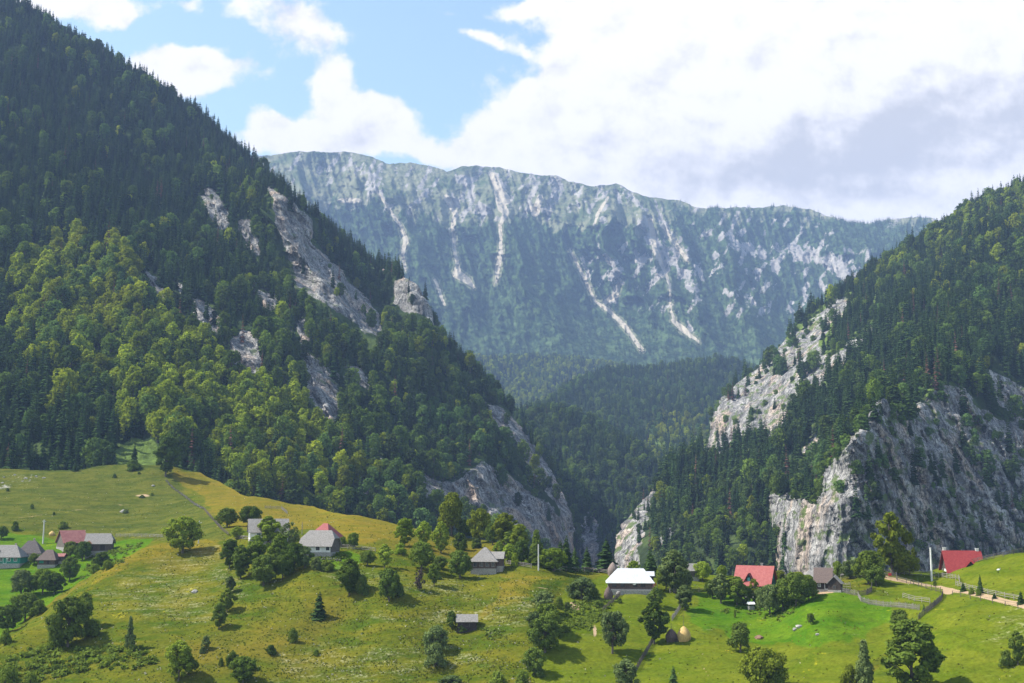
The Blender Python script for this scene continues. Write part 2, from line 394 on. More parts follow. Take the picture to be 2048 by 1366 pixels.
# ---- foreground meadows --------------------------------------------------
fg_top = [(-400, 925), (-200, 930), (0, 938), (150, 940), (230, 930), (340, 932), (400, 945), (480, 985), (620, 1013), (700, 1030), (790, 1048),
          (850, 1062), (920, 1072), (1000, 1088), (1060, 1115), (1120, 1135), (1200, 1142), (1300, 1145), (1350, 1150), (1450, 1152), (1560, 1156),
          (1620, 1150), (1700, 1146), (1760, 1143), (1860, 1146), (1885, 1138), (1960, 1121), (2048, 1104), (2250, 1070), (2500, 1040)]
fC = field([(-100, 1340, 250), (0, 1290, 268), (0, 1366, 246), (250, 1366, 242), (500, 1366, 240), (750, 1366, 238), (1000, 1366, 236), (1250, 1366, 232),
            (1500, 1366, 226), (1750, 1366, 216), (2048, 1366, 205), (150, 1185, 305), (260, 1110, 335), (320, 1085, 350), (440, 1078, 350),
            (260, 1230, 282), (450, 1200, 286), (640, 1236, 270), (700, 1185, 280), (900, 1250, 264), (640, 1120, 300), (640, 1085, 330),
            (540, 1060, 350), (780, 1140, 292), (900, 1160, 290), (970, 1140, 305), (800, 1080, 340), (950, 1085, 360), (1080, 1140, 300), (1080, 1220, 268),
            (1200, 1142, 320), (1200, 1180, 290), (1260, 1178, 288), (1300, 1250, 262), (1250, 1310, 246), (1400, 1150, 320), (1500, 1170, 300),
            (1400, 1210, 276), (1550, 1240, 266), (1620, 1180, 275), (1660, 1172, 275), (1700, 1200, 264), (1750, 1160, 280), (1800, 1150, 290),
            (1650, 1145, 310), (1860, 1146, 300), (1900, 1180, 262), (1970, 1121, 285), (2048, 1105, 280), (2048, 1210, 235), (1850, 1210, 250), (1840, 1240, 244),
            (2048, 1300, 214), (2250, 1070, 270), (2250, 1300, 205), (1750, 1280, 240), (1500, 1300, 245)])
fAB = field([(-300, 940, 560), (0, 940, 545), (150, 940, 545), (340, 932, 540), (480, 985, 500), (620, 1013, 462), (790, 1048, 410), (0, 1075, 420), (150, 1075, 420),
             (300, 1078, 400), (440, 1078, 360), (0, 1125, 392), (90, 1125, 390), (200, 1100, 396), (170, 1120, 388), (290, 1085, 392), (0, 1200, 345), (100, 1180, 355),
             (-50, 1290, 300), (200, 1140, 372), (500, 1078, 350), (700, 1078, 345), (600, 1040, 410), (400, 1010, 470),
             (1000, 1088, 372), (1100, 1130, 330), (0, 1010, 480), (200, 1010, 485), (270, 1010, 484), (270, 1045, 452), (340, 1040, 448), (200, 1045, 450), (2500, 1040, 300)])
# outline of the near hill: inside = near hill, outside = hollow and upper pasture
nearhill = [(-500, 1420), (-300, 1400), (-100, 1345), (0, 1290), (60, 1250), (120, 1205), (180, 1160), (230, 1128), (275, 1100), (320, 1088), (400, 1084),
            (470, 1074), (560, 1074), (640, 1076), (720, 1078), (800, 1072), (850, 1050), (1100, 1000), (3000, 900), (3000, 4000), (-500, 4000)]
def fg_depth(U, V):
    s = sdf(nearhill, U, V)
    w = sst(s, -9, 5)
    d1 = fC(U, V); d2 = fAB(U, V)
    wide = sst(s, -60, 20)
    k = sst(U, 300, 460)                      # the step softens to the right
    w = w * (1 - k) + wide * k
    return 1 / ((1 - w) / d2 + w / d1)
uu = np.arange(-380, 2460, 4.0)
front = np.concatenate([np.linspace(0, 0.70, 190), np.linspace(0.70, 1, 120)[1:]])
vt = interp_line(fg_top, uu)
Vb = 1640.0
Ug = np.tile(uu, (len(front), 1)); Vg = Vb + (vt[None] - Vb) * front[:, None]
Dg = fg_depth(Ug, Vg)
Dg = 1 / smoothgrid(1 / Dg, 2)
# extension towards the viewer (below the frame)
near_k = np.array([0.06, 0.15, 0.3, 0.5, 0.7, 0.85])
Un = np.tile(uu, (6, 1)); Vn = Vb + (1 - near_k)[:, None] * 2200 + 0 * Un; Dn = Dg[0][None] * near_k[:, None] + 0 * Un
Dn = Dg[0][None] * (0.25 + 0.7 * near_k[:, None])
# back slope behind the brow
kb = np.arange(1, 9)[:, None]
Ub = np.tile(uu, (8, 1)); Db = Dg[-1][None] * (1 + 0.02 * kb ** 1.5); Vbk = vt[None] + 2.6 * kb ** 1.6
Ufg = np.vstack([Un, Ug, Ub]); Vfg = np.vstack([Vn, Vg, Vbk]); Dfg = np.vstack([Dn, Dg, Db])
def fg_disp(P, n):
    x, y, z = P[..., 0], P[..., 1], P[..., 2]
    a = 1.0 * fbm(x / 38, y / 38, 0 * z, 4, 3) + 0.28 * fbm(x / 5, y / 5, z / 5, 3, 9)
    terr = 0.25 * np.sin(z * 1.7 + 2.2 * fbm(x / 30, y / 30, 0, 3, 44))
    up = np.array([0, 0, 1.0])
    return (a + terr)[..., None] * up
UU, VV = Ufg, Vfg
wn = 14 * fbm(UU / 45, VV / 30, 0, 4, 5)
P_pasture = [(-400, 900), (330, 900), (345, 960), (405, 1018), (458, 1078), (330, 1084), (190, 1078), (0, 1056), (-400, 1056)]
P_dry = [(335, 930), (500, 960), (800, 1040), (860, 1060), (790, 1085), (700, 1082), (560, 1045), (480, 1060), (440, 1045), (400, 1000)]
P_dry2 = [(230, 1120), (320, 1085), (440, 1078), (440, 1100), (330, 1110), (250, 1140), (160, 1190)]
P_dry3 = [(1000, 1142), (1120, 1150), (1080, 1170), (1060, 1200), (960, 1235), (1010, 1160)]
G1 = [(-400, 1062), (0, 1062), (60, 1065), (100, 1078), (180, 1084), (310, 1076), (290, 1098), (240, 1125), (190, 1145), (110, 1200), (20, 1262), (-100, 1345), (-400, 1400)]
G2 = [(640, 1106), (700, 1102), (740, 1112), (700, 1135), (660, 1140), (620, 1125)]
G3 = [(1080, 1260), (1130, 1180), (1210, 1150), (1400, 1150), (1620, 1165), (1690, 1180), (1780, 1200), (1850, 1225), (1830, 1270), (1700, 1366), (1700, 1700), (1050, 1700), (1060, 1340)]
G3b = [(1390, 1185), (1500, 1195), (1600, 1195), (1640, 1178), (1700, 1190), (1780, 1215), (1800, 1245), (1700, 1290), (1560, 1290), (1400, 1260), (1380, 1220)]
G4 = [(1700, 1150), (1880, 1165), (2048, 1200), (2500, 1200), (2500, 1700), (1700, 1700), (1700, 1366), (1830, 1270), (1850, 1225)]
G5 = [(1800, 1150), (1880, 1140), (2048, 1100), (2500, 1000), (2500, 1250), (2048, 1205), (1900, 1170)]
FL = [(440, 1090), (500, 1170), (480, 1200), (420, 1160), (330, 1130), (380, 1095)]
FL2 = [(180, 1180), (330, 1110), (440, 1150), (430, 1240), (300, 1250), (200, 1220)]
FL3 = [(640, 1125), (800, 1140), (960, 1180), (940, 1210), (760, 1190), (640, 1150)]
FL4 = [(740, 1225), (930, 1215), (1050, 1180), (1100, 1200), (1040, 1270), (760, 1250)]
FL5 = [(560, 1300), (900, 1290), (1000, 1340), (760, 1366), (520, 1366)]
FL6 = [(1980, 1240), (2060, 1220), (2200, 1240), (2100, 1300), (1990, 1280)]
road_line = [(1772, 1153, 2.2), (1800, 1158, 2.4), (1830, 1165, 3), (1892, 1182, 3.2), (1960, 1196, 3.6), (2048, 1213, 4.2), (2200, 1240, 5)]
attrs = dict(
    pasture=sst(sdf(P_pasture, UU, VV) + wn * .5, -6, 6),
    dry=np.maximum.reduce([sst(sdf(P_dry, UU, VV) + wn, -8, 8) * .9, sst(sdf(P_dry2, UU, VV) + wn, -10, 10) * .75, sst(sdf(P_dry3, UU, VV) + wn, -10, 10) * .6]),
    lime=np.maximum(sst(union([G3, G5], UU, VV) + wn * .5, -5, 6), .75 * sst(sdf(G4, UU, VV) + wn, -10, 10)),
    green=np.maximum(sst(union([G1, G2], UU, VV) + wn * .25, -3, 4), sst(sdf(G3b, UU, VV) + wn * 1.6, -14, 14)),
    flower=np.maximum.reduce([sst(sdf(p, UU, VV) + wn * 1.6, -12, 14) for p in (FL, FL2, FL3, FL4, FL5, FL6)]),
    soil=np.maximum.reduce([sst(sdl(road_line, UU, VV) , -1.6, 1.4) * 1.2, sst(12 - np.hypot(UU - 1895, (VV - 1188) * 1.4) + wn * .3, -3, 3),
                            sst(4 - np.hypot((UU - 285) / 5.0, VV - 991) + wn * .5, -4, 4) * .62, sst(5 - np.hypot((UU - 1650) / 4.5, (VV - 1183)) + wn * .2, -2, 2),
                            sst(5 - np.hypot((UU - 1255) / 8, (VV - 1181)) + wn * .2, -2, 2), *[.5 * sst(sdl(c_, UU, VV + wn * .1), -1.6, 1.2) for c_ in ([(1385, 1295, .8), (1400, 1320, .9), (1415, 1342, 1), (1424, 1380, 1)], [(-50, 1043, .9), (60, 1036, .9), (150, 1022, .9), (250, 1012, .9), (345, 1004, .8)], [(-50, 1012, .6), (120, 1006, .6), (260, 996, .6)], [(700, 1140, .8), (800, 1210, .8), (930, 1262, .9)], [(1000, 1150, .8), (1060, 1175, .8), (1110, 1180, .8)])],
                            sst(9 - np.hypot((UU - 1150) / 1.5, VV - 1214) + wn * .4, -4, 4) * .8,
                            sst(6 - np.hypot((UU - 1190) / 1.0, (VV - 1262) / 3.0) + wn * .4, -4, 4) * .7]),
    stone=np.maximum.reduce([sst(14 - np.hypot((UU - 50) / 4.2, VV - 956) + wn * .3, -10, 10) * .36,
                             sst(6 - np.hypot(UU - 1596, (VV - 1256) * 1.4), -3, 3) * .8, sst(8 - np.hypot((UU - 10) / 2, VV - 974) + wn * .3, -6, 6) * .5]),
)
FG = make_land('meadow_ground', Ufg, Vfg, Dfg, M['meadow'], attrs, fg_disp)

# ---- left mountain ------------------------------------------------------
lm_sil = [(-420, -330), (-300, -240), (0, 25), (40, 45), (90, 70), (180, 118), (270, 168), (335, 206), (400, 250), (470, 305), (520, 350), (570, 392), (620, 430), (680, 480),
          (735, 522), (782, 543), (838, 568), (856, 614), (870, 648), (900, 700), (950, 745), (1000, 800), (1040, 850), (1078, 905), (1108, 950), (1128, 985), (1145, 1045), (1150, 1110), (1155, 1180)]
lm_sil = [(a, b - 26 * max(0, 1 - max(a, 0) / 640)) for a, b in lm_sil]
fLM = field([(-300, 960, 590), (0, 960, 570), (330, 950, 575), (500, 1010, 570), (650, 1040, 590), (800, 1070, 620), (950, 1095, 680), (1080, 1120, 760), (1150, 1110, 840), (1150, 1180, 830),
             (0, 700, 730), (0, 450, 910), (0, 200, 1150), (0, 20, 1400), (-300, -240, 1700), (-300, 450, 950), (220, 720, 740), (200, 450, 960), (160, 200, 1220), (300, 560, 850), (330, 206, 1320),
             (420, 900, 640), (480, 700, 770), (450, 480, 1000), (430, 380, 1140), (400, 250, 1320), (470, 305, 1290), (520, 350, 1270), (560, 850, 690), (640, 830, 740), (620, 720, 800),
             (545, 385, 1085), (590, 480, 1040), (560, 440, 1050), (600, 590, 925), (640, 455, 1090), (640, 530, 1028), (655, 625, 895), (690, 540, 1060), (700, 600, 1012), (745, 590, 1068), (762, 655, 1008), (740, 695, 890), (680, 480, 1190), (740, 530, 1150), (830, 560, 1080), (820, 625, 1040),
             (760, 850, 760), (830, 700, 930), (900, 700, 1010), (850, 850, 810), (950, 745, 1000), (870, 960, 720), (1000, 800, 980), (970, 920, 790), (960, 1040, 725), (1040, 850, 960),
             (1070, 1010, 800), (1078, 905, 950), (1108, 950, 930), (1128, 985, 905), (1145, 1045, 870), (650, 950, 660)], 40)
R = {}
R['slab'] = [(530, 362), (552, 376), (575, 390), (594, 410), (623, 441), (627, 466), (622, 482), (644, 511), (673, 534), (695, 557), (718, 579), (740, 602), (757, 624), (766, 652), (770, 684),
             (761, 690), (749, 673), (733, 662), (704, 646), (665, 616), (642, 601), (614, 588), (592, 562), (583, 528), (566, 488), (557, 453), (554, 425), (537, 391)]
R['b'] = [(403, 384), (421, 368), (438, 390), (460, 419), (465, 443), (446, 466), (436, 461), (418, 434)]
R['b2'] = [(472, 441), (498, 443), (522, 484), (526, 512), (500, 504), (484, 470)]
R['l2'] = [(342, 547), (352, 547), (374, 590), (366, 596), (352, 575)]
R['knob'] = [(788, 560), (815, 552), (840, 558), (858, 600), (866, 640), (840, 630), (810, 625), (785, 610)]
R['d'] = [(604, 704), (630, 719), (654, 741), (677, 785), (682, 818), (670, 846), (643, 842), (627, 811), (608, 769)]
R['e'] = [(456, 684), (487, 656), (511, 668), (525, 699), (523, 747), (476, 751), (459, 721)]
R['f'] = [(379, 594), (403, 592), (431, 620), (446, 655), (438, 674), (410, 658), (390, 628)]
R['g'] = [(850, 955), (900, 962), (930, 952), (960, 918), (1000, 935), (1030, 960), (1070, 985), (1100, 1008), (1120, 1030), (1150, 1050), (1160, 1200), (1110, 1100), (1060, 1078), (1010, 1048), (960, 1018), (900, 1005), (870, 995)]
R['h'] = [(968, 803), (1000, 812), (1040, 850), (1082, 900), (1105, 940), (1132, 960), (1150, 1000), (1160, 1090), (1120, 1050), (1108, 1000), (1080, 970), (1060, 930), (1030, 880), (990, 850)]
R['i'] = [(838, 925), (850, 935), (864, 990), (850, 1000), (838, 950)]
R['j'] = [(866, 630), (888, 650), (905, 690), (870, 662)]
R['k'] = [(694, 735), (722, 735), (748, 780), (725, 772)]
R['l'] = [(285, 540), (318, 560), (340, 600), (320, 604), (298, 570)]
R['m'] = [(715, 950), (735, 955), (748, 985), (728, 990)]
R['n'] = [(590, 640), (612, 640), (618, 690), (604, 690)]
R['o'] = [(500, 570), (545, 590), (560, 625), (530, 615)]
lm_rocks = list(R.values())
rows = np.concatenate([np.arange(-320, 0, 8.0), np.arange(0, 1186, 3.0)])
sil_u = np.interp(rows, [p[1] for p in lm_sil], [p[0] for p in lm_sil])
cols = np.concatenate([np.linspace(0, 1, 380)])
UL = -420.0
Us = UL + (sil_u[:, None] - UL) * cols[None]; Vs = np.tile(rows[:, None], (1, len(cols)))
Ds = fLM(Us, Vs)
def sil_jag(v, seed): return 5 * fbm(v / 24, 0 * v, 0, 4, seed)
Us = Us + (sil_jag(Vs, 4) * cols[None] ** 30)
kb = np.arange(1, 9)[None]
Uc = Us[:, -1:] - 1.2 * kb ** 1.5; Vc = Vs[:, -1:] + 2.5 * kb ** 1.5; Dc = Ds[:, -1:] * (1 + 0.022 * kb ** 1.3)
U_ = np.hstack([Us, Uc]); V_ = np.hstack([Vs, Vc]); D_ = np.hstack([Ds, Dc])
rockd = union(lm_rocks, U_, V_)
def spur(U, V, seed, ang, along, across):
    c, s = math.cos(ang), math.sin(ang)
    a = (U * c + V * s); b = (-U * s + V * c)
    return ridged(b / across, a / along, 0, 4, seed)
rel = spur(U_, V_, 8, math.radians(52), 420, 110)
edge = sst(sil_u[:, None] - U_, 0, 60)
edge[:, -8:] = 0
D_ = D_ * (1 - 0.035 * rel * (0.25 + .75 * edge) * sst(900 - V_ + .25 * U_, -60, 120))
def saw(U, V, th, per, seed, wf=.5):
    c, s_ = math.cos(th), math.sin(th)
    a = (U * c + V * s_) / per + wf * fbm(U / per * .8, V / per * .35, 0, 4, seed) * 1.6
    f = a - np.floor(a)
    return np.where(f < .84, f / .84, (1 - f) / .16) - .5
def crag(U, V, m, sgn, seed, k=1.0, th=math.radians(-24)):
    # buttresses and ledges of the bare rock
    return 1 + m * k * (sgn * (.016 * saw(U, V, th, 37, seed) + .007 * saw(U, V, th * .6, 13, seed + 1) + .0025 * saw(U, V, th * 1.4, 6, seed + 2, .3))
                        + .013 * saw(U, V, math.pi / 2 + .25 * sgn, 41, seed + 3) + .004 * saw(U, V, math.pi / 2 - .2, 12, seed + 4))
# bare faces stand a little proud of the wood and are steeper
D_ = D_ * (1 - 0.006 * sst(rockd, -12, 8)) * crag(U_, V_, sst(rockd, -8, 6), 1, 600, .5)
def lm_disp(P, n):
    x, y, z = P[..., 0], P[..., 1], P[..., 2]
    r = sst(rockd, -6, 6)
    a = 3.0 * fbm(x / 45, y / 45, z / 45, 4, 21) * (1 + 0 * r)
    b = r * (1.6 * ridged((x + .4 * z) / 18, y / 20, z / 40, 4, 31) + 1.0 * fbm(x / 4, y / 4, z / 9, 3, 37))
    return n * (a + b)[..., None]
wn = 9 * fbm(U_ / 22, V_ / 22, 0, 4, 51)
LMg = [(228, 905), (262, 870), (300, 880), (345, 930), (340, 980), (225, 980)]
LM = make_land('left_mountain', U_, V_, D_, M['mountain'],
               dict(rock=np.maximum(sst(rockd + wn, -5, 5), .42 * sst(fbm(U_ / 50, V_ / 50, 0, 4, 71), .12, .4) * sst(U_ - 520, -60, 100)), grass=sst(sdf(LMg, U_, V_) + wn, -4, 4) , scree=0 * U_), lm_disp)
LM.rockd = rockd + wn; LM.rockt = np.maximum.reduce([rockd, union(lm_rocks, U_ + 2, V_ - 12), union(lm_rocks, U_ + 4, V_ - 24), sdf(R['slab'], U_ + 12, V_ - 24), sdf(R['slab'], U_ + 6, V_ - 38)]) + wn; LM.clear = sst(sdf(LMg, U_, V_) + wn, -6, 6)

# ---- right mountain ------------------------------------------------------
rm_sil = [(2500, 190), (2300, 275), (2048, 380), (1960, 415), (1900, 452), (1860, 478), (1800, 512), (1740, 548), (1706, 575), (1650, 606), (1600, 648), (1560, 692), (1505, 745), (1442, 798), (1427, 838), (1418, 880), (1414, 905),
          (1396, 915), (1345, 948), (1306, 980), (1278, 1010), (1247, 1045), (1232, 1075), (1228, 1120), (1222, 1240)]
slab_poly = [(1300, 300), (2000, 300), (2060, 430), (1960, 470), (1880, 560), (1800, 610), (1762, 638), (1740, 690), (1690, 735), (1640, 782), (1600, 812), (1560, 868), (1520, 886), (1450, 900), (1412, 912), (1300, 912)]
fS = field([(1414, 905, 1130), (1427, 838, 1150), (1442, 798, 1170), (1480, 880, 1060), (1520, 880, 1030), (1560, 692, 1230), (1560, 830, 1040), (1600, 800, 1010), (1600, 648, 1260), (1640, 700, 1110),
            (1690, 720, 1000), (1706, 575, 1290), (1740, 660, 1060), (1750, 600, 1180), (1860, 478, 1370), (1880, 540, 1230), (2048, 380, 1450), (2048, 480, 1220), (2300, 275, 1550), (1300, 912, 1200), (1505, 745, 1200), (1660, 640, 1190), (2300, 500, 1150)], 40)
fR = field([(1222, 1240, 700), (1228, 1120, 760), (1247, 1045, 790), (1306, 980, 850), (1345, 948, 880), (1396, 915, 920), (1450, 900, 900), (1560, 868, 860), (1640, 782, 900), (1700, 720, 940), (1762, 638, 1010),
            (1880, 540, 1120), (2048, 440, 1230), (2300, 300, 1400), (1300, 1080, 720), (1400, 1150, 640), (1400, 1020, 760), (1500, 1130, 610), (1480, 980, 780), (1540, 1100, 640), (1545, 990, 700), (1600, 1000, 720), (1640, 940, 740), (1700, 860, 770), (1750, 800, 800),
            (1860, 780, 700), (1930, 770, 735), (2048, 850, 760), (2048, 700, 870), (1900, 680, 850), (1980, 740, 800), (1800, 700, 900), (2048, 560, 1030), (2300, 1000, 700), (2300, 700, 880), (1720, 790, 800), (1800, 780, 790)], 40)
fK = field([(1548, 985, 640), (1548, 1160, 622), (1600, 985, 596), (1600, 1150, 578), (1640, 1000, 566), (1650, 930, 590), (1690, 890, 556), (1695, 1000, 538), (1700, 1150, 530),
            (1720, 850, 578), (1752, 806, 604), (1760, 950, 566), (1780, 1100, 556), (1850, 900, 622), (1850, 1100, 588), (1860, 800, 684), (1950, 1000, 634), (1930, 780, 722), (2048, 1050, 645), (2048, 1200, 640), (2048, 900, 705), (2300, 1000, 760), (2300, 1200, 740), (2300, 850, 820)], 25)
rows = np.concatenate([np.arange(190, 380, 10.0), np.arange(380, 1240, 2.5)])
sil_u = np.interp(rows, [p[1] for p in rm_sil], [p[0] for p in rm_sil])
cols = np.linspace(0, 1, 420); UR = 2480.0
Us = UR + (sil_u[:, None] - UR) * cols[None]; Vs = np.tile(rows[:, None], (1, len(cols)))
slabd = sdf(slab_poly, Us, Vs)
w = sst(slabd, -4, 7)
Ds = 1 / (w / fS(Us, Vs) + (1 - w) / fR(Us, Vs))
cliff_poly = [(1543, 985), (1580, 990), (1630, 1002), (1648, 940), (1690, 890), (1720, 860), (1748, 806), (1770, 800), (1800, 826), (1830, 803), (1880, 768), (1930, 778), (2000, 838), (2600, 900), (2600, 1400), (1545, 1400)]
cd = sdf(cliff_poly, Us, Vs) + 4 * fbm(Us / 12, Vs / 12, 0, 3, 88)
wk = np.where(Us > 1790, sst(cd, -30 * sst(Us, 1790, 1900) - 3, 30 * sst(Us, 1790, 1900) + 4), sst(cd, -3, 4))
Ds = 1 / (wk / fK(Us, Vs) + (1 - wk) / Ds)
Us = Us + (sil_jag(Vs, 14) * cols[None] ** 40)
Uc = Us[:, -1:] + 1.2 * kb ** 1.5; Vc = Vs[:, -1:] + 2.5 * kb ** 1.5; Dc = Ds[:, -1:] * (1 + 0.022 * kb ** 1.3)
U_ = np.hstack([Us, Uc]); V_ = np.hstack([Vs, Vc]); D_ = np.hstack([Ds, Dc])
K = {}
K['slab'] = [(1722, 568), (1705, 590), (1655, 606), (1600, 650), (1560, 690), (1500, 748), (1435, 795), (1400, 850), (1400, 915), (1445, 905), (1500, 890), (1545, 880), (1600, 808), (1645, 770), (1700, 712), (1757, 660), (1758, 636),
             (1730, 655), (1690, 690), (1650, 712), (1640, 690), (1665, 650), (1690, 620)]
K['cliff'] = [(1543, 985), (1580, 990), (1630, 1002), (1648, 940), (1690, 890), (1720, 860), (1748, 808), (1770, 803), (1800, 830), (1830, 805), (1880, 770), (1930, 780), (2000, 840), (2500, 900), (2500, 1300), (1560, 1300), (1548, 1100)]
K['c'] = [(1975, 735), (2048, 775), (2200, 800), (2200, 860), (2048, 850), (1990, 800)]
K['pin'] = [(1228, 1060), (1245, 1030), (1275, 1008), (1292, 985), (1305, 965), (1316, 975), (1304, 1000), (1292, 1040), (1284, 1090), (1275, 1150), (1222, 1150)]
K['p2'] = [(1305, 1095), (1335, 1052), (1352, 1042), (1345, 1062), (1325, 1090), (1312, 1110)]
K['p3'] = [(1606, 905), (1622, 868), (1637, 862), (1636, 880), (1618, 912)]
K['p4'] = [(1370, 905), (1418, 885), (1420, 905), (1380, 920)]
rockr = union(list(K.values()), U_, V_)
gp = [(1440, 800, 18), (1470, 830, 14), (1530, 770, 22), (1560, 800, 16), (1520, 845, 18), (1600, 740, 20), (1650, 690, 14), (1660, 740, 12), (1700, 690, 8), (1480, 860, 10), (1620, 780, 10), (1600, 690, 12), (1560, 860, 8)]
grs = np.maximum.reduce([sst(1.45 * r - np.hypot((U_ - a) + .8 * (V_ - b), (V_ - b) * .8), -6, 6) for a, b, r in gp] + [sst(10 - np.abs(V_ - 985 + .1 * (U_ - 1560)), -4, 4) * sst(U_, 1540, 1570) * sst(-U_, -1650, -1630)])
wn = 9 * fbm(U_ / 20, V_ / 20, 0, 4, 61)
bushes_in = [(1795, 845, 26), (1840, 905, 18), (1885, 955, 24), (1855, 1060, 28), (1915, 1050, 26), (2030, 1035, 34), (1960, 1090, 26), (1760, 930, 12), (1990, 960, 18), (1870, 790, 18), (1940, 900, 14), (1720, 1040, 12), (1660, 985, 16), (1905, 1110, 22), (1930, 840, 14),
             (1530, 730, 12), (1560, 750, 10), (1590, 690, 10), (1620, 740, 12), (1490, 790, 8), (1650, 660, 10), (1270, 1040, 8), (2010, 880, 18), (1600, 955, 16), (1640, 940, 14)]
bsh = np.maximum.reduce([r - np.hypot(U_ - a, V_ - b) for a, b, r in bushes_in])
rel = spur(U_, V_, 28, math.radians(-50), 360, 90)
sil2 = np.abs(U_ - sil_u[:, None])
D_ = D_ * (1 - 0.022 * rel * sst(sil2, 10, 90) * sst(-rockr, -10, 40))
rmk = sst(rockr, -8, 6) * (.15 + .85 * sst(sil2, 4, 30))
lit_side = np.maximum(sst(-U_, -1712, -1690), sst(-V_, -770, -740))
D_ = D_ * (lit_side * crag(U_, V_, rmk, -1, 700, .26, math.radians(8)) + (1 - lit_side) * crag(U_, V_, rmk, 1, 720, .55, math.radians(-33)))
def rm_disp(P, n):
    x, y, z = P[..., 0], P[..., 1], P[..., 2]
    r = sst(rockr, -6, 6); lower = sst(V_, 760, 860) * sst(U_, 1500, 1560)
    a = 2.5 * fbm(x / 45, y / 45, z / 45, 4, 23)
    flute = 1.6 * ridged((x - .15 * z) / 18, y / 20, z / 60, 5, 33) + .9 * fbm(x / 4, y / 4, z / 9, 3, 39)
    slabn = 3.0 * ridged((x - .9 * z) / 24, y / 30, (z + x) / 60, 4, 35) + 1.2 * fbm(x / 5, y / 5, z / 7, 3, 39)
    right = sst(U_, 1690, 1760)
    dip = 2.0 * ridged((x + .75 * z) / 16, y / 20, (z - x) / 60, 4, 43)
    fl = flute * (1 - right * .5) + dip * right
    return n * (a + r * (lower * fl + (1 - lower) * slabn))[..., None]
RM = make_land('right_mountain', U_, V_, D_, M['cliff'],
               dict(rock=sst(rockr + wn, -5, 5) * (1 - np.maximum(.30 * sst(sdf(slab_poly, U_, V_), -3, 3), .22 * sst(-U_, -1330, -1300)) - .14 * sst(U_, 1720, 1800) * sst(-V_, -1060, -900)), grass=np.maximum.reduce([grs, sst(bsh, -8, 6), .8 * sst(sdf(slab_poly, U_, V_), -3, 3)]), scree=0 * U_), rm_disp)
RM.rockd = rockr + wn; RM.rockt = np.maximum.reduce([rockr] + [union([K['slab'], K['c'], K['p3'], K['pin']], U_, V_ - q) for q in (12, 24)] + [sdf(K['cliff'], U_, V_ - 14)]) + wn; RM.bsh = bsh; RM.clear = 0 * U_

# ---- hills in the gorge and far range ------------------------------------
def column_land(name, sil, vbot, f, mat, ustep, nv, attrf, dispf, u0, u1, jag=2.0):
    uu = np.arange(u0, u1, ustep); vt = interp_line(sil, uu) + jag * fbm(uu / 14, 0 * uu, 0, 4, 77)
    t = np.linspace(0, 1, nv)[:, None]
    U = np.tile(uu, (nv, 1)); V = vbot + (vt[None] - vbot) * t; D = f(U, V)
    kb = np.arange(1, 8)[:, None]
    Ub = np.tile(uu, (7, 1)); Vb = vt[None] + 2 * kb ** 1.5; Db = D[-1:] * (1 + .02 * kb ** 1.3)
    U = np.vstack([U, Ub]); V = np.vstack([V, Vb]); D = np.vstack([D, Db])
    D = D * dispf(U, V, vt)
    at = attrf(U, V)
    L = make_land(name, U, V, D, mat, at, lambda P, n: n * (4 * fbm(P[..., 0] / 60, P[..., 1] / 60, P[..., 2] / 60, 4, 12))[..., None])
    L.rockd = at['rockd'] if 'rockd' in at else -99 + 0 * U
    L.clear = 0 * U
    return L
zero = lambda U, V: dict(rock=0 * U, grass=0 * U, scree=0 * U)
H1 = column_land('gorge_hill', [(900, 760), (980, 800), (1040, 838), (1075, 828), (1110, 824), (1150, 838), (1200, 862), (1260, 892), (1300, 926), (1320, 965), (1400, 1040), (1500, 1100)], 1250,
                 field([(900, 900, 1200), (1000, 820, 1400), (1110, 824, 1380), (1150, 950, 1180), (1200, 862, 1360), (1260, 892, 1330), (1200, 1080, 980), (1250, 1000, 1120), (1310, 965, 1250), (1300, 1100, 1000), (1100, 1200, 950), (1450, 1150, 1000), (1120, 980, 1150)]),
                 M['mountain'], 4, 120, lambda U, V: dict(rock=.9 * sst(24 - np.hypot((U - 1180), (V - 1075) * .5) + 8 * fbm(U / 15, V / 15, 0, 3, 3), -5, 5), grass=0 * U, scree=0 * U),
                 lambda U, V, vt: 1 - 0.02 * ridged((U + V * .3) / 90, V / 260, 0, 4, 5) * sst(V - vt[None], 0, 30), 900, 1480)
H2 = column_land('wooded_hill', [(960, 800), (1040, 838), (1100, 806), (1150, 768), (1200, 748), (1250, 742), (1300, 742), (1370, 734), (1430, 724), (1470, 728), (1500, 742), (1540, 768), (1640, 830)], 1020,
                 field([(960, 800, 1900), (1100, 810, 1850), (1200, 750, 2150), (1300, 742, 2250), (1430, 724, 2300), (1540, 768, 2200), (1300, 850, 1800), (1400, 930, 1550), (1200, 950, 1500), (1640, 900, 1700), (1000, 1000, 1500), (1500, 850, 1850)]),
                 M['mountain'], 4, 90, lambda U, V: dict(rock=0 * U, grass=sst(sdf([(1290, 880), (1330, 830), (1400, 850), (1425, 900), (1380, 960), (1300, 960)], U, V) + 10 * fbm(U / 20, V / 20, 0, 3, 8), -10, 10), scree=0 * U),  # brighter ground colour where the young forest looks sunlit
                 lambda U, V, vt: 1 - 0.025 * ridged((U + V * .5) / 110, V / 220, 0, 4, 6) * sst(V - vt[None], 0, 30), 960, 1640)
H3 = column_land('pale_hill', [(860, 705), (950, 722), (1050, 720), (1150, 722), (1230, 735), (1330, 760), (1450, 790)], 900,
                 field([(900, 712, 2900), (1100, 722, 3000), (1250, 740, 2900), (1100, 800, 2500), (1000, 880, 2300), (1400, 850, 2500)]),
                 M['mountain'], 5, 50, zero, lambda U, V, vt: 1 - 0.02 * ridged((U + V * .5) / 90, V / 160, 0, 4, 6) * sst(V - vt[None], 0, 30), 860, 1450)
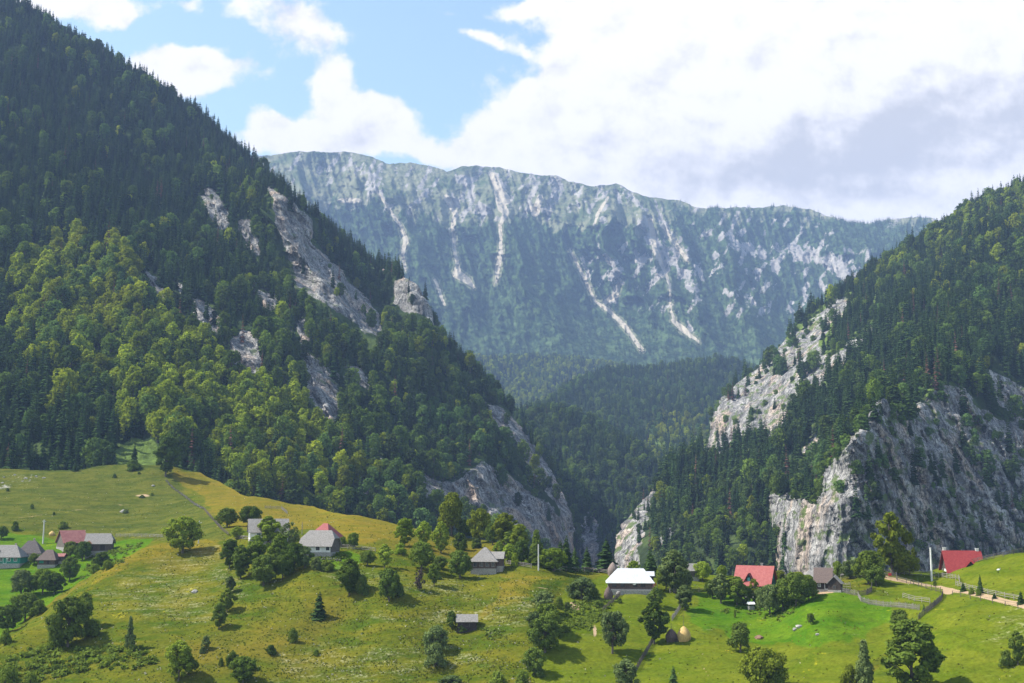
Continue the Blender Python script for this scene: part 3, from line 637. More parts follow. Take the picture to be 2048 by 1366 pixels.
fm_sil = [(300, 345), (400, 335), (500, 318), (555, 307), (600, 302), (650, 305), (700, 303), (740, 312), (780, 328), (820, 324), (838, 330), (862, 332), (893, 343), (915, 335), (940, 331), (1000, 333), (1040, 346), (1080, 350), (1112, 350),
          (1140, 363), (1190, 373), (1232, 367), (1265, 385), (1300, 394), (1350, 400), (1400, 416), (1480, 415), (1560, 412), (1620, 418), (1650, 430), (1700, 444), (1735, 448), (1790, 438), (1830, 433), (1900, 440), (2000, 450), (2300, 470)]
fF = field([(300, 345, 4500), (555, 307, 4500), (900, 340, 4500), (1200, 372, 4500), (1500, 415, 4500), (1800, 437, 4500), (2300, 470, 4400), (600, 500, 3950), (900, 500, 3950), (1200, 500, 3950), (1500, 530, 3950), (1800, 560, 3850),
            (700, 620, 3600), (1000, 620, 3600), (1300, 620, 3600), (1600, 640, 3500), (900, 700, 3350), (1200, 710, 3250), (1500, 720, 3200), (600, 800, 3000), (1200, 800, 2900), (1800, 800, 2900)], 120)
P_rocks = [(1335, 508, 26, 26), (1290, 450, 16, 20), (1328, 455, 14, 26), (1465, 482, 11, 16), (1510, 500, 18, 17), (1548, 532, 11, 22), (1605, 508, 30, 17), (1680, 535, 32, 26), (1735, 515, 12, 9), (1378, 560, 18, 22), (1455, 588, 14, 10),
           (1500, 600, 10, 15), (1608, 592, 7, 16), (1645, 572, 8, 12), (1170, 550, 9, 22), (1165, 520, 8, 10), (1222, 520, 14, 10), (1223, 597, 11, 10), (1378, 655, 7, 10), (1112, 365, 11, 14), (1145, 377, 8, 8), (1280, 412, 10, 9),
           (1308, 410, 8, 10), (1582, 620, 9, 12), (1432, 512, 9, 9), (963, 420, 24, 10), (1000, 370, 14, 32), (1092, 425, 12, 12), (905, 402, 12, 12), (708, 335, 9, 24), (758, 378, 6, 22), (1240, 395, 7, 16), (1210, 440, 8, 8), (1560, 500, 12, 12),
           (930, 360, 20, 12), (1300, 480, 14, 14), (1350, 470, 10, 16), (1400, 545, 10, 14), (1640, 520, 16, 12), (1490, 540, 8, 12), (1270, 500, 9, 12), (1240, 560, 8, 12), (1700, 500, 10, 7), (1180, 415, 10, 8), (1530, 470, 6, 10), (1425, 470, 7, 8),
           (1365, 500, 14, 10), (1310, 545, 10, 10), (1150, 400, 8, 10), (1190, 480, 7, 10)]
chutes = [[(757, 385, 2), (775, 415, 3), (800, 450, 3), (812, 480, 5), (806, 510, 3), (812, 540, 2)], [(893, 395, 6), (912, 430, 5), (905, 455, 4), (910, 500, 3), (916, 530, 4), (914, 548, 9), (935, 560, 7), (948, 575, 3)],
          [(985, 350, 6), (996, 380, 9), (1003, 415, 9), (1012, 425, 6), (1000, 450, 3), (1003, 500, 4), (995, 540, 4), (991, 566, 3)], [(1080, 395, 6), (1070, 425, 8), (1060, 415, 3)], [(1188, 600, 2), (1215, 620, 3.4), (1248, 652, 5), (1262, 668, 3), (1284, 700, 4.5)],
          [(1240, 560, 3), (1230, 590, 6), (1210, 605, 4)], [(1345, 640, 3), (1362, 655, 6), (1380, 672, 4), (1397, 684, 2)], [(1300, 440, 5), (1310, 500, 5), (1340, 570, 2), (1340, 620, 2), (1350, 645, 3)],
          [(1215, 395, 2), (1195, 430, 3), (1188, 450, 2)], [(1325, 450, 4), (1375, 520, 4)], [(1140, 500, 2), (1165, 550, 3), (1190, 600, 2)], [(870, 560, 3), (890, 610, 2)], [(1000, 375, 4), (1012, 400, 10)]]
alp_line = [(300, 395), (560, 420), (660, 408), (700, 405), (760, 395), (830, 425), (870, 420), (905, 452), (960, 425), (1000, 450), (1060, 425), (1110, 460), (1160, 440), (1230, 420), (1290, 470), (1330, 440), (1360, 410), (1420, 417), (2300, 455)]
def fm_at(U, V):
    wu = 8 * fbm(U / 26, V / 26, 0, 4, 91)
    wx = wu * .8 + 9 * fbm((U + .3 * V) / 11, V / 22, 0, 4, 191); wy = wu + 12 * fbm(U / 11 + 40, V / 20, 0, 4, 192)
    rk = np.maximum.reduce([1 - ((U - .4 * (V - b) - a + wx) / (ru * .95)) ** 2 - ((V - b + wy) / (rv * 1.15)) ** 2 for a, b, ru, rv in P_rocks]) + 1.0 * fbm((U - .3 * V) / 5, V / 16, 0, 4, 193)
    ad = interp_line(alp_line, U) - V + 10 + 30 * fbm(U / 26, V / 40, 0, 5, 93) + 26 * fbm((U + .4 * V) / 9, V / 60, 0, 3, 94)
    al = sst(ad, -14, 16)
    scr = np.maximum.reduce([sdl(c, U + wu * .3, V) for c in chutes])
    speck = sst(fbm((U + .5 * V) / 13, V / 26, 0, 4, 95), -.05, .5)
    zone = sst(-np.hypot((U - 1450) / 330, (V - 530) / 120), -1.15, -.7)
    rock = np.maximum.reduce([sst(rk, -.5, .8) * (.55 + .5 * sst(fbm(U / 7, V / 14, 0, 4, 99), -.3, .4)), al * (.16 + .52 * speck), .5 * speck * sst(ad, -90, 0), zone * .85 * speck])
    tree_free = np.maximum.reduce([al, sst(rk, -.35, .2), sst(scr, -3, 1), zone * sst(speck, .5, .9) * .7])
    gr = np.maximum.reduce([al, .9 * sst(scr + 5, -3, 3), zone * .4 * sst(fbm(U / 30, V / 40, 0, 3, 97), -.1, .4), .9 * sst(18 - np.hypot((U - 705) / 2.2, (V - 403) * 2), -4, 4)])
    scr2 = np.maximum(sst(scr, -2.5, 2.0) * 1.0, .85 * sst(6 - np.hypot((U - 700) / 4.5, (V - 401)), -3, 3))
    return dict(rock=rock, grass=gr, scree=scr2, free=tree_free)
def fm_disp(U, V, vt):
    g0 = ridged((U - .3 * (V - 300) + 40 * fbm(U / 120, V / 120, 0, 2, 77)) / 190, V / 900, 0, 2, 78)
    g = ridged((U - .42 * (V - 300) + 60 * fbm(U / 90, V / 80, 0, 4, 7)) / 92, V / 500, 0, 4, 15)
    g2 = ridged((U - .3 * V) / 22, V / 90, 0, 4, 19)
    dv = V - vt[None]
    m = sst(dv, -2, 60) * (1 - .75 * sst(V, 600, 720))
    return 1 - 0.040 * g0 * m - 0.024 * g * m - 0.009 * g2 * sst(dv, 0, 20) * (1 - .6 * sst(V, 560, 680)) + .004 * fbm(U / 30, V / 30, 0, 4, 3) - .0042 * ridged((U - .35 * V) / 8, V / 26, 0, 4, 29) * (1 - .5 * sst(V, 600, 700))
FM = column_land('far_mountain_range', fm_sil, 860, fF, M['far'], 2.4, 300, fm_at, fm_disp, 300, 2300, 3.0)

# valley floor, one sheet under everything, out to the horizon
bm = bmesh.new()
n_ = 40
gx = np.linspace(-7000, 7000, n_); gy = np.linspace(-2000, 9000, n_)
Xg, Yg = np.meshgrid(gx, gy); Zg = -175 + 12 * fbm(Xg / 2500, Yg / 2500, 0, 3, 2)
me = np_mesh('valley_ground', np.stack([Xg, Yg, Zg], -1).reshape(-1, 3), grid_faces(n_, n_), True)
for k in ('rock', 'grass', 'scree'): fattr(me, k, np.zeros(n_ * n_))
bm.free()
tag(link('valley_ground', me, M['mountain']), kind='structure')

# ------------------------------------------------------------------ materials: vegetation
def leaf_mat(name, dark, light, zone=None, trans=0.3, var=0.35, zs=0.006):
    """foliage: every plant its own tone, plus leaf-scale variety"""
    m_, N = new_mat(name)
    oi = N.n.new('ShaderNodeObjectInfo')
    n1 = N.noise(geopos(N), 0.9, 3, 0.6)
    f = N.m('ADD', N.m('MULTIPLY', oi.outputs['Random'], 0.55), N.m('MULTIPLY', n1, 0.45))
    c = N.mix(N.rng(f, 0.1, 0.9, 0, 1, False), dark, light)
    if zone: c = N.mix(N.rng(N.noise(oi.outputs['Location'], zs, 3, 0.6), 0.45, 0.62, 0, 0.8), c, zone)
    c = N.bright(c, N.rng(N.m('FRACT', N.m('MULTIPLY', oi.outputs['Random'], 17.3)), 0, 1, 1 - var, 1 + var, False))
    a = N.n.new('ShaderNodeBsdfDiffuse'); N.put(c, a.inputs[0])
    b = N.n.new('ShaderNodeBsdfTranslucent'); N.put(N.mul(1.0, c, (1.25, 1.2, .5)), b.inputs[0])
    s = N.n.new('ShaderNodeMixShader'); s.inputs[0].default_value = trans
    N.l.new(a.outputs[0], s.inputs[1]); N.l.new(b.outputs[0], s.inputs[2])
    out(N, s.outputs[0]); return m_
M['needle'] = leaf_mat('needles', (0.021, 0.048, 0.015), (0.062, 0.102, 0.029), None, 0.18)
M['needle_near'] = leaf_mat('needles_near', (0.032, 0.068, 0.022), (0.075, 0.12, 0.032), None, 0.15)
M['needle_dead'] = leaf_mat('needles_dead', (0.10, 0.055, 0.04), (0.17, 0.09, 0.065), None, 0.05)
M['beech'] = leaf_mat('beech_leaves', (0.075, 0.125, 0.022), (0.14, 0.20, 0.034), (0.075, 0.14, 0.045), 0.3)
M['beech_light'] = leaf_mat('beech_leaves_light', (0.15, 0.205, 0.018), (0.265, 0.32, 0.03), (0.24, 0.27, 0.022), 0.34)
M['beech_dark'] = leaf_mat('beech_leaves_dark', (0.045, 0.078, 0.020), (0.085, 0.12, 0.034), None, 0.22)
M['leaf_dark'] = leaf_mat('leaves_dark', (0.072, 0.118, 0.022), (0.145, 0.195, 0.036), None, 0.22, .22)
M['leaf_mid'] = leaf_mat('leaves_mid', (0.10, 0.155, 0.024), (0.185, 0.24, 0.038), None, 0.28, .22)
M['leaf_light'] = leaf_mat('leaves_light', (0.17, 0.25, 0.025), (0.28, 0.35, 0.045), None, 0.32, .18)
M['leaf_olive'] = leaf_mat('leaves_olive', (0.13, 0.17, 0.018), (0.22, 0.25, 0.028), None, 0.28, .2)
M['leaf_grey'] = leaf_mat('leaves_grey', (0.095, 0.14, 0.045), (0.17, 0.215, 0.075), None, 0.25, .2)
M['twig'] = leaf_mat('bare_twigs', (0.07, 0.055, 0.045), (0.13, 0.10, 0.09), None, 0.0, .2)
def bark():
    m_, N = new_mat('bark'); n = N.noise(N.mapv(objco(N), (1, 1, .2)), 6, 5, .6)
    out(N, diffuse(N, N.mix(n, (0.05, 0.042, 0.034), (0.17, 0.15, 0.13)), N.bump(n, .6, .1))); return m_
M['bark'] = bark()

# ------------------------------------------------------------------ plant meshes
def tube_np(pts, radii, k=5):
    V, Fc = [], []
    pts = [np.array(p, float) for p in pts]
    for i, p in enumerate(pts):
        d = pts[min(i + 1, len(pts) - 1)] - pts[max(i - 1, 0)]; d /= np.linalg.norm(d) + 1e-9
        a = np.cross(d, [0.3, 1, 0.1]); a /= np.linalg.norm(a); b = np.cross(d, a)
        for j in range(k):
            t = 2 * math.pi * j / k; V.append(p + radii[i] * (a * math.cos(t) + b * math.sin(t)))
    for i in range(len(pts) - 1):
        for j in range(k):
            Fc.append([i * k + j, i * k + (j + 1) % k, (i + 1) * k + (j + 1) % k, (i + 1) * k + j])
    return V, Fc
def merge(parts):
    V, Fc, Mi = [], [], []; o = 0
    for (v, f, mi) in parts:
        v = np.asarray(v, float).reshape(-1, 3); f = np.asarray(f, int)
        V.append(v); Fc.append(f + o); Mi.append(np.full(len(f), mi)); o += len(v)
    return np.concatenate(V), np.concatenate(Fc), np.concatenate(Mi)
def cards(r, C, Nn, size, jit=0.55, aspect=1.5):
    """small leaf faces at C, roughly facing Nn"""
    n = len(C)
    d = Nn + r.normal(0, jit, (n, 3)); d /= np.linalg.norm(d, axis=1, keepdims=True) + 1e-9
    t = np.cross(d, r.normal(0, 1, (n, 3))); t /= np.linalg.norm(t, axis=1, keepdims=True) + 1e-9
    b = np.cross(d, t); s = size * r.uniform(0.55, 1.35, (n, 1))
    q = np.stack([C - t * s * .5 * aspect, C - b * s * .5, C + t * s * .5 * aspect, C + b * s * .5], 1)
    q += r.normal(0, .12, q.shape) * s[:, None]
    return q.reshape(-1, 3), np.arange(n * 4).reshape(n, 4)
def crown_pts(r, H, R, base, nl, nc, shape, lobe=0.36):
    Ls = []
    for i in range(nl):
        t = (i + .5) / nl
        z = base + (1 - base) * t ** 0.9
        k = (z - base) / (1 - base)
        if shape == 'round': w = math.sqrt(max(0.02, 1 - (2 * k - 0.85) ** 2 / 1.35))
        elif shape == 'oval': w = math.sqrt(max(0.02, 1 - (2 * k - 0.95) ** 2)) * .95 + .04
        elif shape == 'cone': w = 1.02 - .92 * k
        elif shape == 'bush': w = math.sqrt(max(0.03, 1 - k ** 2.2))
        elif shape == 'spread': w = .45 + .55 * math.sin(math.pi * min(1, k * .75 + .18))
        else: w = (math.sin(math.pi * (k * .8 + .12))) * r.uniform(.7, 1.1)
        a = i * 2.399963 + r.uniform(-.5, .5)
        lr = R * lobe * r.uniform(.5, 1.4) * (0.65 + .5 * w)
        rad = max(0, R * w * r.uniform(.75, 1.18) - lr * .75) * math.sqrt(r.uniform(.25, 1))
        Ls.append((rad * math.cos(a), rad * math.sin(a), min(z * H, H - lr * .7), lr))
    Ls = np.array(Ls)
    wts = Ls[:, 3] ** 2; idx = r.choice(nl, nc, p=wts / wts.sum())
    d = r.normal(0, 1, (nc, 3)); d[:, 2] += .25; d /= np.linalg.norm(d, axis=1, keepdims=True)
    rr = Ls[idx, 3] * (r.uniform(.25, 1.12, nc) ** .5) * (1 + .22 * vnoise(d[:, 0] * 2.2 + idx, d[:, 1] * 2.2, d[:, 2] * 2.2, 3))
    C = Ls[idx, :3] + d * rr[:, None] * np.array([1, 1, .85])
    C[:, 2] = np.maximum(C[:, 2], .02 * H)
    out_ = C - np.array([0, 0, H * (base + .35 * (1 - base))]); out_ /= np.linalg.norm(out_, axis=1, keepdims=True) + 1e-9
    return Ls, C, d * .75 + out_ * .4
def broadleaf(seed, H, R, base, nl, nc, size, shape, lobe=.36):
    r = np.random.RandomState(seed)
    Ls, C, Nn = crown_pts(r, H, R, base, nl, nc, shape, lobe)
    V, Fc = cards(r, C, Nn, size)
    parts = []
    tr = R * .055 + .05
    top = H * .8
    bend = r.uniform(-.04, .04, 2) * H
    pts = [(0, 0, -.6), (0, 0, .05 * H), (bend[0] * .4, bend[1] * .4, .35 * H), (bend[0], bend[1], top)]
    parts.append((*tube_np(pts, [tr * 1.35, tr, tr * .7, tr * .15], 7), 0))
    for L in Ls[:: max(1, nl // 9)]:
        s = np.array([bend[0] * .3, bend[1] * .3, min(L[2] * .55, .5 * H)])
        parts.append((*tube_np([s, (s + L[:3]) / 2 + [0, 0, .03 * H], L[:3]], [tr * .45, tr * .3, tr * .08], 5), 0))
    tv, tf, _ = merge(parts)
    return (V, Fc), (tv, tf)
def spruce(seed, H, R, tiers, per, jag=.25, base=.06):
    r = np.random.RandomState(seed); V, Fc = [], []
    lean = r.normal(0, .006, 2) * H
    for i in range(tiers):
        k = (i + r.uniform(-.2, .2)) / tiers; k = min(max(k, 0), .985)
        z = H * (base + (1 - base) * k); rad = R * ((1 - k) ** .72) * r.uniform(.85, 1.1) + .03 * R
        n = max(4, int(per * (1 - k * .6)))
        a0 = r.uniform(0, 6.28)
        for j in range(n):
            a = a0 + 2 * math.pi * j / n + r.uniform(-.25, .25); L = rad * r.uniform(1 - jag * 1.6, 1 + jag)
            dx, dy = math.cos(a), math.sin(a); wd = L * r.uniform(.26, .42) + .12; drop = L * r.uniform(.35, .6); up_ = L * .10
            c = np.array([lean[0] * k, lean[1] * k, z])
            b = len(V)
            V += [c + [0, 0, up_ + .12 * L], c + [dx * L * .55 - dy * wd, dy * L * .55 + dx * wd, -drop * .45],
                  c + [dx * L, dy * L, -drop * .75], c + [dx * L * .55 + dy * wd, dy * L * .55 - dx * wd, -drop * .45]]
            Fc.append([b, b + 1, b + 2, b + 3])
            b = len(V)
            V += [c + [0, 0, up_], c + [dx * L * .5, dy * L * .5, up_ * .6], c + [dx * L * .95, dy * L * .95, -drop * .9], c + [dx * L * .45, dy * L * .45, -drop * .95]]
            Fc.append([b, b + 1, b + 2, b + 3])
    b = len(V); t = np.array([lean[0], lean[1], H])
    for a in (0, 1.57):
        b = len(V); e = np.array([math.cos(a), math.sin(a), 0]) * .03 * H * .35
        V += [t, t - [0, 0, .07 * H] + e, t - [0, 0, .1 * H], t - [0, 0, .07 * H] - e]; Fc.append([b, b + 1, b + 2, b + 3])
    tv, tf = tube_np([(0, 0, -.8), (0, 0, .3 * H), (lean[0], lean[1], .96 * H)], [H * .013, H * .009, .02], 5)
    return (np.array(V), np.array(Fc)), (np.array(tv), np.array(tf))
def one_mesh(name, cr, tr, leaf):
    V, Fc, Mi = merge([(*cr, 0), (*tr, 1)])
    me = np_mesh(name, V, Fc, False, Mi); me.materials.append(leaf); me.materials.append(M['bark']); return me

# ------------------------------------------------------------------ the woods
# each entry: kind -> list of meshes (a whole tree each, since they are small in the view)
FM_SPR = [one_mesh('spruce', *spruce(100 + i, 20, r_, 17, 8, .28), M['needle']) for i, r_ in enumerate((3.4, 3.9, 2.9, 3.5))]
FM_DEAD = [one_mesh('dead_spruce', *spruce(120 + i, 18, 1.9, 15, 6, .45), M['needle_dead']) for i in range(2)]
def fbl(seed, leaf, H=14, R=4.6, sh='round'): return one_mesh('beech', *broadleaf(seed, H * 1.08, R * 1.12, .10, 22, 1000, .86, sh, .33), leaf)
FM_BEE = [fbl(200 + i, M['beech'], 14, 4.4 + .3 * i, s) for i, s in enumerate(('round', 'oval', 'irregular', 'round'))]
FM_LIT = [fbl(210 + i, M['beech_light'], 13, 4.4 + .2 * i, s) for i, s in enumerate(('round', 'oval', 'irregular'))]
FM_DRK = [fbl(220 + i, M['beech_dark'], 13, 4.3, s) for i, s in enumerate(('oval', 'irregular'))]
FM_SHR = [one_mesh('shrub', *broadleaf(230 + i, 5.2, 3.4, .03, 12, 420, .7, 'bush'), M['beech']) for i in range(2)]
FM_TINY = [one_mesh('distant_spruce', *spruce(140 + i, 17, 3.0, 6, 6, .3), M['needle']) for i in range(3)]

def scatter(L, density, seed, minsep=0.0):
    """points spread evenly by area over a surface; density(U, V, n) in trees per square metre (arrays)"""
    r = np.random.RandomState(seed); P = L.P; nr, nc = P.shape[:2]
    a, b, c, d = P[:-1, :-1], P[:-1, 1:], P[1:, 1:], P[1:, :-1]
    ar = .5 * np.linalg.norm(np.cross(c - a, d - b), axis=-1)
    # plan area counts, steep ground carries fewer stems
    nz = np.cross(c - a, d - b); nz = np.abs(nz[..., 2]) / (np.linalg.norm(nz, axis=-1) + 1e-9)
    Uc = (L.U[:-1, :-1] + L.U[1:, 1:]) / 2; Vc = (L.V[:-1, :-1] + L.V[1:, 1:]) / 2
    lam = ar * (0.35 + .65 * nz) * density(Uc, Vc)
    cnt = r.poisson(np.clip(lam, 0, 50)); ii, jj = np.nonzero(cnt); rep = cnt[ii, jj]
    ii = np.repeat(ii, rep); jj = np.repeat(jj, rep); n = len(ii)
    s, t = r.uniform(0, 1, (2, n, 1))
    Q = (a[ii, jj] * (1 - s) + b[ii, jj] * s) * (1 - t) + (d[ii, jj] * (1 - s) + c[ii, jj] * s) * t
    u = Uc[ii, jj]; v = Vc[ii, jj]
    if minsep:
        keep = np.ones(n, bool); cell = {}
        o = r.permutation(n); Qp = Q[o]; g = np.floor(Qp / minsep).astype(int); keep_o = []
        for q in range(n):
            k = (g[q, 0], g[q, 1], g[q, 2]); ok = True
            for dx in (-1, 0, 1):
                for dy in (-1, 0, 1):
                    for dz in (-1, 0, 1):
                        for w_ in cell.get((k[0] + dx, k[1] + dy, k[2] + dz), ()):
                            e = Qp[q] - Qp[w_]
                            if e[0] * e[0] + e[1] * e[1] + e[2] * e[2] < minsep * minsep: ok = False; break
                        if not ok: break
                    if not ok: break
                if not ok: break
            if ok: cell.setdefault(k, []).append(q); keep_o.append(q)
        sel = o[np.array(keep_o)]; Q, u, v = Q[sel], u[sel], v[sel]
    return Q, u, v
def samp(L, arr, Q, u, v):
    return arr
def grid_lookup(L, arr, u, v, rowp):
    return arr

forests = {}      # name -> dict(P, kind, scale, rot)
def kinds_for(Q, u, v, fn, seed):
    r = np.random.RandomState(seed); pr = fn(u, v, Q)          # dict kind -> weight array
    names = list(pr); W = np.stack([np.maximum(np.broadcast_to(pr[k], u.shape), 0) for k in names], 1) + 1e-9
    W = np.cumsum(W / W.sum(1, keepdims=True), 1); x = r.uniform(0, 1, len(u)); id_ = (x[:, None] > W).sum(1).clip(0, len(names) - 1)
    return np.array(names)[id_]
def regrid(L, arr):      # cell-centre value of a vertex array
    return (arr[:-1, :-1] + arr[1:, 1:]) / 2
# left mountain
lr = regrid(LM, LM.rockt); lc = regrid(LM, LM.clear)
def dLM(U, V):
    r = sst(-lr, -4, 3) + 0.03 * (1 - sst(-lr, -4, 3))
    gap = sst(fbm(U / 26, V / 20, 0, 3, 201), -.62, -.3) * .5 + .5
    left = 1 - .25 * sst(U, 600, 1100)
    return (1 / 24.0) * r * (1 - lc) * gap * left
Q, u, v = scatter(LM, dLM, 31, 3.4)
ylw = [(20, 560), (130, 470), (260, 520), (330, 640), (450, 700), (560, 790), (700, 930), (760, 1000), (600, 1020), (480, 1000), (380, 930), (240, 860), (130, 800), (40, 700)]
def kLM(u, v, Q):
    y = sst(sdf(ylw, u, v) + 40 * fbm(u / 60, v / 60, 0, 3, 301), -30, 30)
    p = fbm(u / 38, v / 38, 0, 4, 302)
    mid = sst(u, 380, 620) * sst(v, 330, 460)
    ridge = sst(u - (v * 1.05 + 160), -70, -10) * (v < 640)
    dec = np.clip(.06 + .55 * p + .34 * mid - .5 * ridge + .1 * sst(v, 300, 600), 0.03, .85)
    low = sst(v, 840, 960) * sst(u, 700, 800) * .3
    dec = np.clip(dec + low, 0, .9)
    dk = sst(-u, -330, -150) * sst(v, 780, 860) * .85
    y = y * (1 - dk); dec = dec * (1 - .8 * dk)
    return dict(light=y * .58 + .12 * dec, beech=y * .25 + dec * (1 - y) * .62, dark=dec * .3 * (1 - y), spruce=(1 - dec) * (1 - .80 * y), dead=.016 + 0 * u, shrub=.03 + .12 * mid)
k_ = kinds_for(Q, u, v, kLM, 5)
forests['left'] = (Q, u, v, k_)
# right mountain
rr_ = regrid(RM, RM.rockt); rb_ = regrid(RM, RM.bsh); rU = regrid(RM, RM.U)
def dRM(U, V):
    r = sst(-rr_, -4, 3)
    inr = (1 - r) * (sst(rb_, -3, 6) * 2.0 + .06 + .26 * sst(fbm(U / 16, V / 16, 0, 3, 209), .05, .3))
    nofg = 1
    return (1 / 25.0) * (r + inr) * (sst(fbm(U / 26, V / 20, 0, 3, 202), -.62, -.3) * .4 + .6)
Q, u, v = scatter(RM, dRM, 32, 3.4)
def kRM(u, v, Q):
    band = sst(-np.abs((v - 900) + .84 * (u - 1400) ), -170, -60)        # dark spruce band running up to the right
    p = fbm(u / 34, v / 34, 0, 4, 303)
    lit = sst(u, 1720, 1850) * sst(-v, -640, -520)
    low = sst(v, 920, 1010) * sst(-u, -1560, -1500)
    inr = sst(-np.abs(sdf(K['cliff'], u, v)) + 1e3 * (sdf(K['cliff'], u, v) > 0), 5, 20)
    slab = sst(sdf(slab_poly, u, v), -4, 4)
    dec = np.clip(.08 + .5 * p + .30 * lit + .35 * low - .35 * band + .3 * slab, .04, .85)
    shr = .06 + 1.6 * inr + .7 * slab * (sst(sdf(K['slab'], u, v), -3, 3)) + .6 * sst(45 - np.hypot(u - 1600, v - 935), -10, 10)
    return dict(light=.12 * dec + .10 * lit, beech=.62 * dec, dark=.3 * dec + .2 * low, spruce=(1 - dec) * (1 - .6 * inr) * (1 - .8 * slab * sst(sdf(K['slab'], u, v), -3, 3)), dead=.025 + .02 * low, shrub=shr)
k_ = kinds_for(Q, u, v, kRM, 6)
forests['right'] = (Q, u, v, k_)
for nm, L, dn_, sp_, wb in (('gorge', H1, 1 / 30., 3.8, .28), ('wooded', H2, 1 / 46., 4.6, .2), ('pale', H3, 1 / 70., 0, .4)):
    rk = regrid(L, L.rockd) if nm == 'gorge' else -99 + 0 * regrid(L, L.U)
    att = regrid(L, L.attrs['rock'])
    Q, u, v = scatter(L, lambda U, V: dn_ * (1 - .9 * sst(att, .3, .6)), 40 + len(nm), sp_)
    kk = kinds_for(Q, u, v, lambda u, v, Q: dict(spruce=1 + 0 * u, beech=wb * 1.2 + wb * 3 * np.maximum(0, fbm(u / 30, v / 24, 0, 4, 310)), dark=wb + 0 * u, dead=.01 + 0 * u), 8)
    if nm == 'wooded':
        mk = sst(sdf([(1285, 885), (1330, 825), (1410, 845), (1430, 900), (1380, 970), (1300, 965)], u, v) + 12 * fbm(u / 20, v / 20, 0, 3, 8), -10, 10) > .5
        kk = np.where(mk & (np.random.RandomState(4).uniform(0, 1, len(u)) < .4), 'light', kk)  # paler leaf colour paints the sunlit patch of young forest
    if nm == 'pale':
        kk = np.where(np.random.RandomState(4).uniform(0, 1, len(u)) < .35, 'light', kk)
    forests[nm] = (Q, u, v, kk)
fr = regrid(FM, FM.attrs['free'])
Q, u, v = scatter(FM, lambda U, V: (1 / 150.) * (1 - fr) ** 1.5 * (V < 800), 60, 0)
forests['far'] = (Q, u, v, np.full(len(u), 'tiny'))

PROTO = dict(spruce=FM_SPR, dead=FM_DEAD, beech=FM_BEE, light=FM_LIT, dark=FM_DRK, shrub=FM_SHR, tiny=FM_TINY)
HT = dict(spruce=20, dead=18, beech=14, light=13, dark=13, shrub=4, tiny=17)
recs = []
for nm, (Q, u, v, kk) in forests.items():
    r = np.random.RandomState(len(Q))
    n = len(Q); sc_ = np.clip(r.normal(.92, .26, n), .4, 1.5)
    if nm == 'left': sc_ = sc_ * (1 - .15 * sst(u, 300, 700)) * (1 - .2 * sst(LM_d, 0, 1) if False else 1)
    sc_ = np.where(kk == 'spruce', sc_ * (0.92 + .16 * vnoise(Q[:, 0] / 60, Q[:, 1] / 60, Q[:, 2] / 60, 4)), sc_)
    if nm == 'right': sc_ = sc_ * (1 - .3 * sst(v, 950, 1050))
    if nm in ('gorge', 'wooded'): sc_ = sc_ * .9
    rot = r.uniform(0, 2 * math.pi, n); var = r.randint(0, 1000, n)
    forests[nm] = (Q, u, v, kk, sc_, rot, var)
print('trees', {k: len(a[0]) for k, a in forests.items()})

# which 300 spruces and 300 broadleaves show largest: they become things of their own
vis_meshes = [FG.bvh, LM.bvh, RM.bvh]
def seen(p, h):
    q = Vector((p[0], p[1], p[2] + h * .8)); d = q.length; dn2 = q.normalized()
    for b in vis_meshes:
        hh = b.ray_cast(Vector((0, 0, 0)), dn2)
        if hh[0] is not None and hh[3] < d - 2: return False
    return True
cand = []
for nm in ('left', 'right'):
    Q, u, v, kk, s_, rot, var = forests[nm]
    hp = np.array([HT[k] for k in kk]) * s_ / (Q @ FW) * F
    for i in np.argsort(-hp)[:9000]:
        top = v[i] - hp[i]
        if 0 < u[i] < 2048 and v[i] > 8: cand.append((hp[i], nm, i, kk[i]))
cand.sort(key=lambda t: -t[0])
quota = dict(conifer=262, broad=240, dead=40, shrub=180); cls = dict(spruce='conifer', dead='dead', beech='broad', light='broad', dark='broad', shrub='shrub')
picked = {'left': set(), 'right': set()}
cnt = dict.fromkeys(quota, 0)
LAB = {('conifer', 'left'): ('spruce', 'dark green spruce in the wood on the lower left mountainside', 'spruce', 'spruces of the left mountain wood'),
       ('broad', 'left'): ('broadleaf_tree', 'leafy green crown in the wood on the lower left mountainside', 'tree', 'broadleaf trees of the left mountain wood'),
       ('dead', 'left'): ('dead_spruce', 'reddish brown dead spruce in the wood of the left mountainside', 'dead tree', 'dead spruces of the left mountain wood'),
       ('shrub', 'left'): ('shrub', 'low green shrub on the slope of the left mountain', 'shrub', 'shrubs of the left mountain'),
       ('conifer', 'right'): ('spruce', 'dark green spruce growing on the right mountain around the cliffs', 'spruce', 'spruces of the right mountain'),
       ('broad', 'right'): ('broadleaf_tree', 'leafy green crown growing on the right mountain around the cliffs', 'tree', 'broadleaf trees of the right mountain'),
       ('dead', 'right'): ('dead_spruce', 'reddish brown dead spruce on the right mountain', 'dead tree', 'dead spruces of the right mountain'),
       ('shrub', 'right'): ('shrub', 'low green shrub clinging to the right cliffs', 'shrub', 'shrubs on the right cliffs')}
def put_tree(name, me, P, s, rot, sink=.25):
    o = bpy.data.objects.new(name, me); COL.objects.link(o)
    o.location = (P[0], P[1], P[2] - sink); o.rotation_euler = (0, 0, rot); o.scale = (s, s, s); return o
